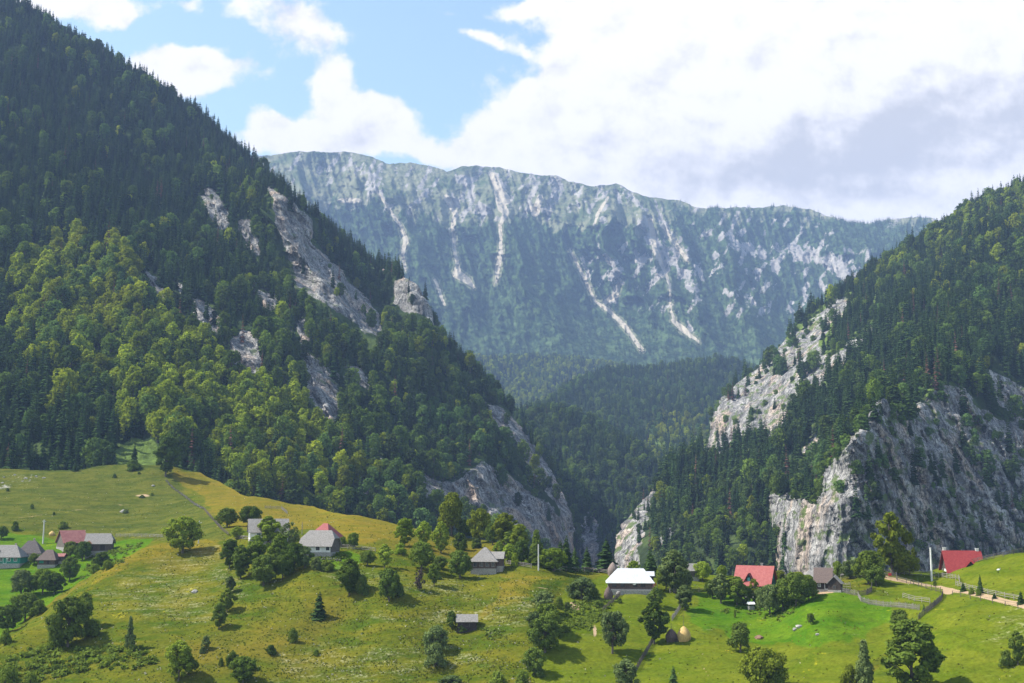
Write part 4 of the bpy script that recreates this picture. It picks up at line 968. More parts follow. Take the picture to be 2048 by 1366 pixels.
for hp, nm, i, k in cand:
    c = cls[k]
    if cnt[c] >= quota[c]: continue
    Q, u, v, kk, s_, rot, var = forests[nm]
    if not seen(Q[i], HT[k] * s_[i]): continue
    pr = PROTO[k]; lab = LAB[(c, nm)]
    o = put_tree(lab[0], pr[var[i] % len(pr)], Q[i], float(s_[i]), float(rot[i]))
    tone = dict(spruce='dark green', dead='reddish brown dead', beech='mid green', light='bright yellow-green', dark='deep green', shrub='low green')[k]
    size = ('tall ' if s_[i] > 1.02 else 'short ' if s_[i] < .8 else '') if c != 'shrub' else ''
    kind_ = dict(conifer='spruce', dead='spruce', broad='broadleaf tree', shrub='shrub')[c]
    if nm == 'left':
        place = ('at the left edge of the wood above the upper pasture' if u[i] < 110 else 'in the wood above the left pasture' if u[i] < 225 else 'by the little clearing above the big dark pasture tree' if u[i] < 345 else
                 'in the wood just above the dry orange meadow' if u[i] < 520 else 'in the wood above the shingled cottage' if u[i] < 680 else 'in the wood behind the light willows' if u[i] < 860 else 'on the foot of the left cliff by the gorge')
        if v[i] < 820: place = place.replace('in the wood', 'higher up in the wood')
    else:
        place = ('at the gorge mouth by the pale rock pinnacle' if u[i] < 1340 else 'on the slope behind the large tree by the white roof' if u[i] < 1450 else 'on the slope behind the red chalet roof' if u[i] < 1550 else
                 'on the rim of the pale cliff face' if u[i] < 1700 else 'among the grey rocks behind the tall olive tree' if u[i] < 1860 else 'among the grey rocks above the deep red roof')
        if v[i] < 780: place = 'high on the right mountain in the dark wood'
    tag(o, size + tone + ' ' + kind_ + ' ' + place, lab[2], lab[3]); picked[nm].add(i); cnt[c] += 1
print('individual forest trees', cnt)

# the rest of each wood: one object, trees set by geometry nodes
def wood(name, label, cat, P, kk, s_, rot, var):
    protos = []; idx = np.zeros(len(P), int)
    for k in sorted(set(kk)):
        for q, me in enumerate(PROTO[k]):
            idx[(kk == k) & (var % len(PROTO[k]) == q)] = len(protos); protos.append(me)
    me = bpy.data.meshes.new(name); me.vertices.add(len(P)); me.vertices.foreach_set('co', (P - [0, 0, .3]).astype(np.float32).ravel())
    fattr(me, 'size', s_); fattr(me, 'turn', rot); fattr(me, 'pick', idx)
    o = link(name, me); tag(o, label, cat, kind='stuff')
    g = bpy.data.node_groups.new(name + '_nodes', 'GeometryNodeTree')
    g.interface.new_socket('Geometry', in_out='INPUT', socket_type='NodeSocketGeometry')
    g.interface.new_socket('Geometry', in_out='OUTPUT', socket_type='NodeSocketGeometry')
    gi = g.nodes.new('NodeGroupInput'); go = g.nodes.new('NodeGroupOutput'); join = g.nodes.new('GeometryNodeJoinGeometry')
    def na(nm):
        n = g.nodes.new('GeometryNodeInputNamedAttribute'); n.data_type = 'FLOAT'; n.inputs[0].default_value = nm
        return [s for s in n.outputs if s.enabled][0]
    size, turn, pick = na('size'), na('turn'), na('pick')
    cx = g.nodes.new('ShaderNodeCombineXYZ'); g.links.new(turn, cx.inputs[2])
    for q, pm in enumerate(protos):
        src = next((ob for ob in COL.objects if ob.data is pm), None)
        if src is None: continue
        oi = g.nodes.new('GeometryNodeObjectInfo'); oi.transform_space = 'ORIGINAL'; oi.inputs['Object'].default_value = src
        oi.inputs['As Instance'].default_value = True
        cmp_ = g.nodes.new('FunctionNodeCompare'); cmp_.data_type = 'FLOAT'; cmp_.operation = 'EQUAL'
        g.links.new(pick, cmp_.inputs[0]); cmp_.inputs[1].default_value = float(q); cmp_.inputs['Epsilon'].default_value = .1
        ip = g.nodes.new('GeometryNodeInstanceOnPoints')
        g.links.new(gi.outputs[0], ip.inputs['Points']); g.links.new(cmp_.outputs[0], ip.inputs['Selection'])
        g.links.new(oi.outputs['Geometry'], ip.inputs['Instance'])
        try: g.links.new(cx.outputs[0], ip.inputs['Rotation'])
        except Exception: pass
        g.links.new(size, ip.inputs['Scale']); g.links.new(ip.outputs[0], join.inputs[0])
    g.links.new(join.outputs[0], go.inputs[0])
    md = o.modifiers.new('trees', 'NODES'); md.node_group = g
    return o

# one small far spruce stands alone on the far range so that its mesh has a place in the scene
def place_woods():
    for nm, label in (('left', 'mixed spruce and beech wood covering the steep left mountain'), ('right', 'dark mixed wood covering the right mountain above the cliffs'),
                      ('gorge', 'hazy dark wood on the hill closing the gorge'), ('wooded', 'blue-green wooded hill behind the gorge'),
                      ('pale', 'pale hazy wood at the foot of the far range'), ('far', 'far blue conifer forest on the flanks of the high range')):
        Q, u, v, kk, s_, rot, var = forests[nm]
        keep = np.ones(len(Q), bool)
        if nm in picked: keep[list(picked[nm])] = False
        if nm == 'far':
            # the nearest few stand as trees of their own
            i3 = np.argsort((Q @ FW))[:3]
            for j, i in enumerate(i3):
                o = put_tree('spruce', FM_TINY[j], Q[i], float(s_[i]), float(rot[i])); keep[i] = False
                tag(o, 'tiny hazy spruce at the foot of the far mountain range', 'spruce', 'spruces at the foot of the far range')
                var[i] = j
        wood(nm + '_wood' if nm not in ('far',) else 'far_forest', label, 'forest', Q[keep], kk[keep], s_[keep], rot[keep], var[keep])
place_woods()

# ------------------------------------------------------------------ plants of the meadows
def ground(u, v):
    for k in range(40):
        p = hit(u, v + k * 1.0, FG)
        if p is not None: return np.array(p)
    raise ValueError((u, v))
def dist(P): return float(P @ FW)
SH = {}
spec = dict(round=(9, 4.2, .2, 24, .32), oval=(11, 3.4, .13, 24, .33), irregular=(10, 3.8, .16, 20, .29), cone=(11, 3.8, .08, 26, .32), bush=(4.5, 3.2, .02, 16, .36),
            spread=(7.5, 4.2, .26, 20, .29), twiggy=(5, 2.4, .1, 12, .3))
for s_i, (k, (H, R_, b_, nl, lo)) in enumerate(spec.items()):
    SH[k] = []
    nl = int(nl * 1.7); lo *= .74
    for q in range(3):
        nc = 6400 if k not in ('bush', 'twiggy') else (3000 if k == 'bush' else 900)
        size = .35 if k not in ('bush', 'twiggy') else .3
        sh = 'irregular' if k == 'twiggy' else k
        (V, Fc), (tv, tf) = broadleaf(500 + s_i * 10 + q, H, R_, b_, nl, nc, size, sh, lo)
        SH[k].append((np_mesh('crown', V, Fc), np_mesh('trunk', tv, tf, True), H, R_))
SH['spruce'] = []
for q in range(3):
    (V, Fc), (tv, tf) = spruce(600 + q, 14, 3.3, 26, 12, .3, .04)
    SH['spruce'].append((np_mesh('crown', V, Fc), np_mesh('trunk', tv, tf, True), 14, 3.3))
for lst in SH.values():
    for c_, t_, _, _ in lst:
        c_.materials.append(M['leaf_mid']); t_.materials.append(M['bark'])
LF = dict(d='leaf_dark', m='leaf_mid', l='leaf_light', o='leaf_olive', g='leaf_grey', t='twig', s='needle_near')
pr_ = np.random.RandomState(99)
def plant(u, vb, vt_, w, shape, leaf, label, name=None, cat=None, group=None):
    P = ground(u, vb); D = dist(P); h = (vb - vt_) * D / F; wd = w * D / F
    c_, t_, H, R_ = SH[shape][pr_.randint(3)]
    nm = name or {'spruce': 'spruce', 'bush': 'bush', 'twiggy': 'bare_shrub'}.get(shape, 'broadleaf_tree')
    e = bpy.data.objects.new(nm, None); COL.objects.link(e); e.empty_display_size = 1
    e.location = P - np.array([0, 0, .15]); e.rotation_euler = (0, 0, pr_.uniform(0, 6.28)); k = wd / (2 * R_); e.scale = (k, k, h / H)
    for nm2, me in (('crown', c_), ('trunk', t_)):
        o = bpy.data.objects.new(nm2, me); COL.objects.link(o); o.parent = e
        if nm2 == 'crown':
            o.material_slots[0].link = 'OBJECT'; o.material_slots[0].material = M[LF[leaf]]
    tag(e, label, cat or {'spruce': 'spruce', 'bush': 'bush', 'twiggy': 'shrub'}.get(shape, 'tree'), group)
    return e
PL = """
365 1106 1034 76 round l|pale green round willow standing alone between the green hollow and the concrete pole
331 953 869 56 oval d|big dark tree at the top end of the stone wall on the upper pasture
268 925 880 20 spruce s|small spruce on the slope just left of the big dark pasture tree
267 941 920 34 bush d|low dark bush at the forest edge left of the big dark pasture tree
150 939 922 14 spruce s|young spruce before the forest edge at the top of the upper pasture
229 956 947 10 bush d|small dark bush in the upper pasture right below the clearing
278 948 943 8 bush d|tiny bush on the upper pasture just below the forest clearing
64 1017 1007 9 bush d|lone dark bush in the middle of the left upper pasture
15 982 975 8 bush d|tiny dark bush near the left edge of the upper pasture
108 1030 1023 6 bush d|tiny dark bush in the pasture above the street of old barns
284 995 989 13 bush d|small bush beside the bare earth bank on the upper pasture
304 991 985 7 bush d|tiny bush right of the bare earth bank on the upper pasture
252 1027 1018 16 bush g|grey-green bush among stones in the pasture right of the barns
454 1055 1016 50 round d|dark round tree, left one of the pair above the small bright round tree
499 1052 1012 48 round d|dark round tree, right one of the pair behind the white gabled house
474 1077 1053 26 round l|small bright round tree just left of the white gabled house
536 1088 1032 62 irregular l|light green willow hiding the middle of the white gabled house roof
580 1094 1044 54 twiggy g|thin greyish tree between the white gabled house and the grey shingled cottage
459 1136 1078 42 oval d|leftmost dark tree of the dense clump below the white gabled house
481 1158 1090 48 oval d|second dark tree from the left of the dense clump below the white gabled house
512 1142 1071 50 oval m|mid green tree rising in the middle of the dense clump below the white gabled house
527 1171 1110 64 round d|broad dark tree at the lower front of the dense clump below the white gabled house
558 1142 1068 52 oval m|tall mid green tree topping the dense clump left of the grey shingled cottage
565 1158 1110 42 round d|dark tree in the lower right of the dense clump below the shingled cottage
587 1144 1086 46 round d|dark tree at the right side of the dense clump beside the shingled cottage
609 1137 1092 44 irregular g|grey-green tree overlapping the left wall of the grey shingled cottage
632 1140 1114 28 bush g|low grey-green bush below the white wall of the shingled cottage
655 1140 1122 34 bush m|low bush at the edge of the bright yard below the shingled cottage
706 1097 1065 30 round m|small fruit tree at the right end of the red roofed house
686 1093 1073 24 bush m|little leafy tree between the red roof and the shingled cottage gable
735 1132 1100 34 round d|dark little tree right of the cottage yard
769 1136 1088 40 irregular l|light airy tree right of the dark little tree beyond the cottage yard
699 1190 1117 54 oval m|green willow bush on the open hay slope, left one of two with long shadows
724 1188 1150 30 bush d|dark bush leaning on the right side of the left willow on the hay slope
778 1203 1137 56 round d|round dark tree on the open hay slope, right one of two with long shadows
798 1190 1165 26 bush d|small dark bush at the right foot of the right tree on the hay slope
638 1237 1181 36 spruce s|young dark spruce alone in the middle of the hay slope
586 1284 1256 24 bush m|small round bush below and left of the lone spruce on the hay slope
542 1308 1289 25 bush d|flat dark bush low on the hay slope
632 1309 1298 16 bush m|faint little bush in the low hay slope below the lone spruce
486 1366 1313 62 round m|broad bush at the bottom edge of the hay slope
464 1331 1303 30 bush d|dark bush behind the broad bush at the bottom edge
442 1332 1315 13 bush d|tiny bush left of the two bushes at the bottom of the hay slope
460 1186 1152 28 irregular g|top grey-green tree of the row running down the hay slope
454 1224 1178 38 irregular m|middle tree of the row running down the hay slope
438 1258 1206 34 oval d|lowest and darkest tree of the row running down the hay slope
411 1301 1271 20 oval g|thin little tree in the hay below the row of three
405 1306 1292 16 bush g|pale low bush at the foot of the thin little tree below the row of three
809 1093 1036 44 oval l|leftmost light green willow of the group before the dark beech
848 1090 1042 38 oval l|second light green willow of the group before the dark beech
882 1106 1043 40 oval l|right light green willow of the group before the dark beech
843 1141 1084 60 round m|green willow in front of the light willows on the brow
801 1108 1086 30 bush l|light bush under the leftmost willow of the brow
868 1172 1126 32 irregular m|green shrub below the willows of the brow
839 1180 1140 28 twiggy t|leafless purplish shrub below the willows of the brow
880 1138 1112 32 round d|dark round bush under the right light willow
872 1158 1140 26 bush m|low bush between the willows and the pyramid roofed hut
903 1072 986 62 round o|large dark green beech standing above the light willows
930 1076 1040 44 round d|dark tree at the right foot of the large beech on the brow
960 1086 1018 50 round o|olive tree right of the large beech on the brow
985 1090 1046 36 round d|darker tree between the two olive trees on the brow
1008 1092 1026 54 oval o|second olive tree further right on the brow, above the pyramid roofed hut
1040 1100 1044 42 oval o|yellowish tree at the right end of the brow woods
1073 1130 1060 48 cone d|dark conical tree left of the concrete pole on the saddle
1043 1128 1080 38 round d|dark leafy tree behind the light trees right of the pyramid roofed hut
1133 1134 1066 34 spruce s|tall spruce behind the light green willow on the saddle
1121 1134 1078 30 spruce s|spruce just left of the tall spruce behind the light willow
1150 1136 1090 26 spruce s|slim spruce between the light willow and the dark gorge
1174 1140 1091 29 spruce s|slender dark spruce standing alone above the saddle fence
1212 1144 1075 54 spruce s|broad dark spruce behind the large conical haystack
1107 1142 1096 58 round l|light green round willow right of the concrete pole on the saddle
998 1116 1082 28 oval l|light green tree just right of the pyramid roof
1018 1128 1087 36 oval l|taller light green tree right of the pyramid roofed hut
1030 1132 1106 20 bush l|yellow-green bush right of the light trees by the hut
920 1099 1066 36 bush d|dark round bush above the pyramid roofed hut
953 1096 1077 26 bush d|dark low bush right of the round bush above the hut
920 1156 1101 56 round d|dense dark tree touching the left side of the pyramid roofed hut
903 1258 1221 24 oval d|dark shrub at the left end of the small hay barn
925 1262 1248 26 bush d|low dark bush in front of the small hay barn
871 1299 1252 62 bush g|grey-green bush below the small hay barn, upper one of two
870 1333 1288 56 bush g|grey-green bush below the small hay barn, lower one of two
901 1372 1350 60 bush g|bush cut by the bottom edge below the two grey-green bushes
995 1376 1343 46 bush m|bush at the bottom edge left of the hedge
1045 1376 1342 40 bush m|bush at the bottom edge under the hedge
980 1275 1268 10 bush g|tuft of grey leaves in the hay right of the small barn
1087 1224 1182 52 round g|top tree of the hedge dividing the brown and the green meadow
1095 1264 1208 62 round m|second tree of the hedge dividing the brown and the green meadow
1072 1262 1222 40 round g|left shoulder tree of the hedge between the meadows
1090 1304 1234 74 round d|large dark tree in the middle of the hedge between the meadows
1068 1348 1296 48 round d|lowest dark tree of the hedge between the meadows
1118 1216 1193 22 bush m|small bush at the top right of the hedge between the meadows
1078 1352 1330 26 bush d|dark bush at the right foot of the lowest hedge tree
1163 1198 1155 72 bush g|broad silvery green bush left of the small dark haystack
1190 1198 1176 24 bush m|small bush at the right end of the broad silvery bush
1225 1307 1225 68 spread g|leaning fruit tree alone on the bright meadow
1308 1288 1205 66 irregular d|tall dark tree beside the two haystacks
1312 1215 1174 36 oval d|top of the twin stemmed dark tree beside the two haystacks
1268 1143 1119 25 round l|small light green tree behind the white roof
1301 1152 1092 36 spruce s|dark spruce behind the right end of the white roof
1349 1186 1100 68 oval g|large grey-green tree right of the white roofed house
1332 1180 1128 40 round m|tree leaning on the left side of the large grey-green tree by the white roofed house
1372 1180 1140 36 round g|lower tree at the right side of the large grey-green tree
1370 1221 1170 40 oval g|pale tree on the fence line below the large grey-green tree
1405 1163 1123 34 round l|light green round tree left of the red roofed chalet
1444 1156 1130 22 round l|small light green round tree close to the red roofed chalet
1442 1207 1147 52 irregular g|greyish tree in front of the left end of the red chalet roof
1425 1196 1160 34 round m|green tree at the left edge of the chalet garden
1474 1210 1153 46 oval m|leafy tree before the red chalet roof left of the dormer
1490 1208 1172 36 oval d|dark tree in front of the chalet dormer
1508 1204 1158 38 twiggy o|thin brownish tree in front of the chalet gable corner
1520 1210 1178 30 bush d|dark shrub behind the white well in the chalet garden
1540 1231 1170 54 round g|grey-green tree at the lower front of the chalet garden
1566 1222 1158 48 round d|dark tree in the middle of the chalet garden row
1592 1212 1146 60 round d|broad dark tree at the right of the chalet garden row
1618 1200 1150 42 round m|green tree next to the brown barn roof
1598 1165 1143 30 round o|olive tree behind the garden row right of the chalet
1560 1160 1140 26 round o|small olive tree behind the chalet gable
1622 1249 1226 17 spread d|tiny lone tree with a thin stem on the bright meadow
1481 1304 1246 56 round d|dark round bush alone on the bright meadow
1470 1235 1218 6 bush m|little leafy stake plant above the round bush on the bright meadow
1528 1385 1296 90 round o|large olive bush cut by the bottom edge of the bright meadow
1555 1385 1330 50 round m|right shoulder of green at the large bush on the bottom edge
1253 1390 1319 56 oval g|greyish tree at the bottom edge beside the lower fence
1347 1385 1328 28 spruce s|small spruce at the bottom edge of the bright meadow
1785 1150 1026 84 irregular o|tall olive tree with open crown before the grey cliff
1798 1150 1088 60 oval o|lower half of foliage at the tall olive tree before the cliff
1737 1168 1102 70 round m|bright green tree left of the tall olive tree
1752 1172 1130 44 round d|dark little tree on the lawn below the tall olive tree
1700 1157 1120 42 round g|grey-green tree by the thin pole near the brown barn
1676 1154 1122 24 round m|small tree touching the thin pole behind the brown barn
1820 1150 1110 38 round o|olive tree at the right side of the tall olive tree
1829 1130 1080 14 irregular o|small yellowish tree against the cliff right of the tall olive tree
1961 1186 1147 16 spruce s|slim young spruce on the slope above the road
1927 1183 1163 17 spruce s|young spruce by the rail fence above the road
1943 1188 1174 14 bush m|low bush right of the young spruce by the rail fence
1957 1191 1176 14 bush m|second low bush along the rail fence above the road
1989 1197 1184 11 spruce s|tiny spruce by the rail fence further right above the road
2042 1207 1180 18 spruce s|young spruce at the right edge above the road
1848 1221 1206 9 spruce s|tiny spruce inside the round paddock
1836 1165 1152 8 spruce s|tiny spruce just left of the white concrete pole by the road
1870 1172 1160 9 bush m|tiny bush at the foot of the white concrete pole by the road
1800 1253 1219 44 round d|round bush behind the top of the big foreground tree
1825 1392 1242 126 oval m|big broad foreground tree at the bottom right
1731 1395 1282 62 cone g|greyish foreground tree left of the big broad tree
1700 1390 1330 44 bush o|brownish bush at the left foot of the greyish foreground tree
2036 1330 1262 42 irregular m|small tree at the right edge with a dark shadow
2014 1332 1300 34 bush d|dark bush at the left foot of the small tree on the right edge
135 1294 1195 88 round d|big dark bushy tree on the edge of the near hill at the left
168 1255 1184 42 oval m|taller green lobe of trees right behind the big dark bushy tree
110 1296 1250 44 bush m|green bush at the left foot of the big dark bushy tree
185 1270 1238 46 bush d|dark bush in the shadow right of the big dark bushy tree
259 1298 1233 28 cone g|slim tree alone on the near hill right of the big dark bushy tree
357 1362 1282 60 oval l|light green willow low on the near hill
378 1350 1312 34 round m|green tree at the right side of the light willow low on the hill
42 1194 1140 60 round g|grey-green willow in the hollow below the green house
50 1242 1186 58 round d|dark tree below the grey-green willow in the hollow
15 1264 1210 52 round d|dark tree at the left edge in the hollow
85 1188 1138 48 round m|tree in the middle of the hollow below the brown roofed shed
108 1188 1146 46 round d|dark tree right in the hollow below the brown roofed shed
139 1162 1114 38 round d|dark tree on the green bank below the brown roofed shed
78 1230 1200 40 bush m|low bush in the hollow beneath the dark trees
11 1290 1258 28 bush m|small bush at the left edge beneath the hollow trees
140 1117 1083 34 round d|dark fruit tree before the long red-brown roof
165 1120 1083 36 round d|dark fruit tree before the orange gable of the grey barn
202 1134 1104 36 round d|dark bush on the bank below the grey barn
215 1140 1120 26 bush m|low green bush on the bank right below the grey barn
190 1146 1128 28 bush m|low green bush at the rim of the near hill below the grey barn
68 1129 1106 22 round m|small tree between the green house and the brown roofed shed
126 1056 1042 26 bush m|green bush on the lane behind the concrete pole of the hamlet
3 1078 1052 26 round d|dark tree at the left edge behind the green house
30 1060 1042 18 bush m|faint bush on the lane above the green house
15 1385 1334 56 bush m|bush in the bottom left corner
60 1370 1345 34 bush m|second bush near the bottom left corner
1020 1066 1036 34 oval m|green tree at the far edge of the brow woods
1240 1206 1196 12 bush m|small herb bush by the garden fence below the white roofed house
1196 1213 1200 26 bush m|dark green garden shrub in the vegetable patch
1135 1216 1203 16 bush g|small silvery bush at the left end of the vegetable patch
1200 1240 1225 22 bush m|shrub at the lower end of the vegetable patch
1215 1238 1228 14 bush g|pale flowering shrub at the corner of the vegetable patch
1130 1262 1250 22 bush m|low shrub between the hedge and the bright meadow"""
for ln in PL.strip().split('\n'):
    a, lab = ln.split('|'); a = a.split()
    plant(float(a[0]), float(a[1]), float(a[2]), float(a[3]), a[4], a[5], lab)

# low scrub and herbs nobody could count: one object of many small tufts
def tufts():
    r = np.random.RandomState(5); Vs, Fs = [], []; n = 0
    zones = [(sdf, [(140, 1300), (220, 1292), (310, 1302), (320, 1325), (250, 1345), (160, 1345), (60, 1366), (-20, 1366), (20, 1310), (80, 1290)], 190, 1.1, 1.5),
             (sdf, [(1130, 1205), (1240, 1200), (1200, 1235), (1180, 1262), (1110, 1262)], 260, .6, .7), (sdf, [(600, 1106), (690, 1108), (700, 1122), (660, 1135), (610, 1130)], 90, .7, .8),
             (sdf, [(1480, 1200), (1640, 1195), (1560, 1245), (1440, 1225)], 90, .6, .7), (sdf, [(180, 1110), (290, 1085), (240, 1130), (160, 1160)], 110, .9, 1.0),
             (sdf, [(960, 1256), (1010, 1262), (990, 1280), (960, 1276)], 20, .5, .6)]
    for fn, poly, cnt_, s_, h_ in zones:
        p = np.array(poly); got = 0
        while got < cnt_:
            u, v = r.uniform(p[:, 0].min(), p[:, 0].max()), r.uniform(p[:, 1].min(), p[:, 1].max())
            if sdf(poly, np.array([u]), np.array([v]))[0] < 0: continue
            got += 1
            P = hit(u, v, FG)
            if P is None: continue
            P = np.array(P); k = int(16 * s_ + 8); rad = s_ * r.uniform(.4, 1.1); C = P + r.normal(0, 1, (k, 3)) * rad * [.5, .5, .25] + [0, 0, rad * .4]
            V, Fc = cards(r, C, np.tile([0, -.2, 1.], (k, 1)), .4 * s_ + .12, .8); Vs.append(V); Fs.append(Fc + n); n += len(V)
    me = np_mesh('undergrowth', np.concatenate(Vs), np.concatenate(Fs)); o = link('undergrowth', me, M['leaf_mid'])
    tag(o, 'low green scrub and herbs scattered over the banks and gardens', 'undergrowth', kind='stuff')
    # tall grass and hay stalks over the whole meadow
    Vs, Fs = [], []; n = 0
    ok = (FG.V > 1000) & (FG.V < 1400) & (FG.U > -20) & (FG.U < 2070)
    m1 = 60000
    u = r.uniform(-20, 2070, m1); v = interp_line(fg_top, u) + (1372 - interp_line(fg_top, u)) * r.uniform(0.01, 1, m1) ** .9
    dens = fbm(u / 30, v / 14, 0, 4, 401); lim = sst(union([G1, G3, G4, G5], u, v), -5, 5)
    keep = (dens > r.uniform(-.5, .6, m1)) & (r.uniform(0, 1, m1) > lim * .93) & (sdl(road_line, u, v) < -1)
    u, v = u[keep], v[keep]
    P = ray(u, v) * fg_depth(u, v)[:, None]
    # settle onto the true surface
    P2 = []
    for p in P:
        h_ = FG.bvh.ray_cast(Vector((p[0], p[1], p[2] + 12)), Vector((0, 0, -1)))
        P2.append(tuple(h_[0]) if h_[0] is not None else (0, 0, -999))
    P = np.array(P2); P = P[P[:, 2] > -900]
    a = r.uniform(0, 6.28, len(P)); s = r.uniform(.15, .34, len(P)); hh = s * r.uniform(.6, 1.1, len(P))
    d = np.stack([np.cos(a), np.sin(a), 0 * a], 1) * s[:, None] * .7; up = np.array([0, 0, 1.]) * hh[:, None]
    ln_ = r.normal(0, .25, (len(P), 3)) * s[:, None]; ln_[:, 2] = 0
    V = np.stack([P - d - [0, 0, .05], P + d - [0, 0, .05], P + d * .8 + up + ln_, P - d * .8 + up * .8 + ln_], 1).reshape(-1, 3)
    me = np_mesh('tall_grass', V, np.arange(len(V)).reshape(-1, 4)); fattr(me, 'tone', np.repeat(r.uniform(0, 1, len(P)), 4))
    m_, N = new_mat('grass_tufts')
    n1 = N.noise(geopos(N), .12, 4, .6)
    c = N.mix(N.rng(n1, .4, .6), (0.075, 0.11, 0.010), (0.14, 0.155, 0.02)); c = N.mix(N.rng(N.attr('tone'), .3, 1, 0, .7), c, (0.22, 0.19, 0.04))
    c = N.mix(N.rng(N.attr('tone'), .93, .95), c, (0.45, 0.43, 0.32))
    A = N.n.new('ShaderNodeBsdfDiffuse'); N.put(c, A.inputs[0]); B = N.n.new('ShaderNodeBsdfTranslucent'); N.put(c, B.inputs[0])
    s_ = N.n.new('ShaderNodeMixShader'); s_.inputs[0].default_value = .35; N.l.new(A.outputs[0], s_.inputs[1]); N.l.new(B.outputs[0], s_.inputs[2]); out(N, s_.outputs[0])
    tag(link('tall_grass', me, m_), 'tall hay grass and white seed heads standing over the meadows', 'grass', kind='stuff')
tufts()

# ------------------------------------------------------------------ materials: buildings
def plain(name, c1, c2, scale=3, rough=.85, spec=.2, vec=(1, 1, 1), bump=.3, metal=0.0):
    m_, N = new_mat(name); P = N.mapv(objco(N), vec); n = N.noise(P, scale, 5, .6)
    out(N, bsdf(N, N.mix(N.rng(n, .3, .7), c1, c2), rough, spec, N.bump(n, bump, .05), metal)); return m_
def banded(name, c1, c2, dark, axis_scale, direction='Z', scale=3, rough=.85, spec=.2, metal=0., lines=.5):
    """courses of shingles, boards or sheet seams"""
    m_, N = new_mat(name); P = objco(N)
    w = N.n.new('ShaderNodeTexWave'); w.wave_type = 'BANDS'; w.bands_direction = direction; N.put(P, w.inputs['Vector'])
    w.inputs['Scale'].default_value = axis_scale; w.inputs['Distortion'].default_value = 1.0; w.inputs['Detail'].default_value = 2
    n = N.noise(P, scale, 6, .65); n2 = N.noise(P, scale * 6, 3, .6)
    c = N.mix(N.rng(n, .3, .7), c1, c2); c = N.mix(N.m('MULTIPLY', N.rng(n2, .45, .7), .5), c, tuple(x * .55 for x in c1))
    c = N.mix(N.m('MULTIPLY', N.rng(w.outputs['Fac'], .25, .0), lines), c, dark)
    out(N, bsdf(N, c, rough, spec, N.bump(w.outputs['Fac'], .6, .06), metal)); return m_
M['shingle'] = banded('old_shingles', (0.21, 0.195, 0.18), (0.36, 0.34, 0.32), (0.06, 0.055, 0.05), 2.2)
M['shingle_dark'] = banded('dark_shingles', (0.10, 0.085, 0.08), (0.20, 0.175, 0.165), (0.04, 0.035, 0.03), 2.2)
M['shingle_brown'] = banded('brown_roof', (0.13, 0.095, 0.085), (0.20, 0.15, 0.13), (0.05, 0.04, 0.035), 2.0)
M['roof_white'] = banded('white_sheet_roof', (0.50, 0.52, 0.54), (0.66, 0.67, 0.69), (0.30, 0.32, 0.35), 1.3, 'X', 1, .45, .4, 0, .4)
M['roof_red'] = banded('red_tile_roof', (0.34, 0.085, 0.08), (0.44, 0.14, 0.12), (0.20, 0.045, 0.04), 2.2, 'Z', 2, .6, .3)
M['roof_pink'] = banded('faded_red_roof', (0.27, 0.055, 0.055), (0.35, 0.09, 0.08), (0.17, 0.035, 0.035), 1.5, 'X', 2, .6, .3)
M['roof_deepred'] = banded('deep_red_roof', (0.25, 0.028, 0.03), (0.33, 0.055, 0.05), (0.15, 0.015, 0.015), 2.2, 'Z', 2, .6, .3)
M['roof_rust'] = banded('rusty_sheet_roof', (0.25, 0.075, 0.07), (0.36, 0.15, 0.13), (0.15, 0.05, 0.05), 1.5, 'X', 1, .6, .3)
M['boards'] = banded('weathered_boards', (0.10, 0.085, 0.07), (0.19, 0.16, 0.14), (0.03, 0.025, 0.02), 2.6, 'X')
M['logs'] = banded('log_wall', (0.085, 0.06, 0.05), (0.17, 0.125, 0.10), (0.025, 0.02, 0.015), 1.3, 'Z')
M['boards_dark'] = banded('dark_boards', (0.04, 0.032, 0.028), (0.085, 0.065, 0.055), (0.015, 0.012, 0.01), 2.6, 'X')
M['green_wall'] = banded('green_boards', (0.03, 0.20, 0.15), (0.05, 0.30, 0.22), (0.015, 0.08, 0.06), 1.6, 'X')
M['dgreen_wall'] = banded('dark_green_boards', (0.015, 0.07, 0.055), (0.025, 0.10, 0.08), (0.01, 0.03, 0.025), 1.6, 'X')
M['turq'] = plain('turquoise_paint', (0.14, 0.42, 0.38), (0.2, 0.5, 0.46), 2)
M['blue'] = plain('blue_paint', (0.25, 0.36, 0.48), (0.3, 0.42, 0.55), 2)
M['whitewash'] = plain('whitewash', (0.62, 0.61, 0.58), (0.78, 0.77, 0.74), 1.2)
M['stone'] = plain('stone_footing', (0.20, 0.19, 0.17), (0.42, 0.40, 0.37), 5, bump=.8)
M['orange'] = plain('orange_boards', (0.62, 0.26, 0.13), (0.7, 0.33, 0.18), 3)
M['glass'] = plain('window_pane', (0.02, 0.025, 0.03), (0.05, 0.06, 0.07), 1, .15, .6)
M['white_paint'] = plain('white_paint', (0.72, 0.72, 0.70), (0.82, 0.82, 0.80), 2, .5)
M['concrete'] = plain('concrete', (0.48, 0.47, 0.44), (0.62, 0.61, 0.58), 4)
M['brick'] = plain('chimney_brick', (0.35, 0.27, 0.24), (0.5, 0.42, 0.38), 8, bump=.6)
M['fence'] = plain('grey_fence_wood', (0.17, 0.15, 0.135), (0.36, 0.33, 0.30), 6, bump=.5)
M['fence_dark'] = plain('dark_fence_wood', (0.07, 0.06, 0.05), (0.16, 0.14, 0.12), 6, bump=.5)
M['hay_gold'] = plain('fresh_hay', (0.42, 0.28, 0.10), (0.62, 0.44, 0.19), 7, .95, .1, (1, 1, .3), 1.)
M['hay_dark'] = plain('old_hay', (0.085, 0.06, 0.055), (0.18, 0.135, 0.12), 7, .95, .1, (1, 1, .3), 1.)
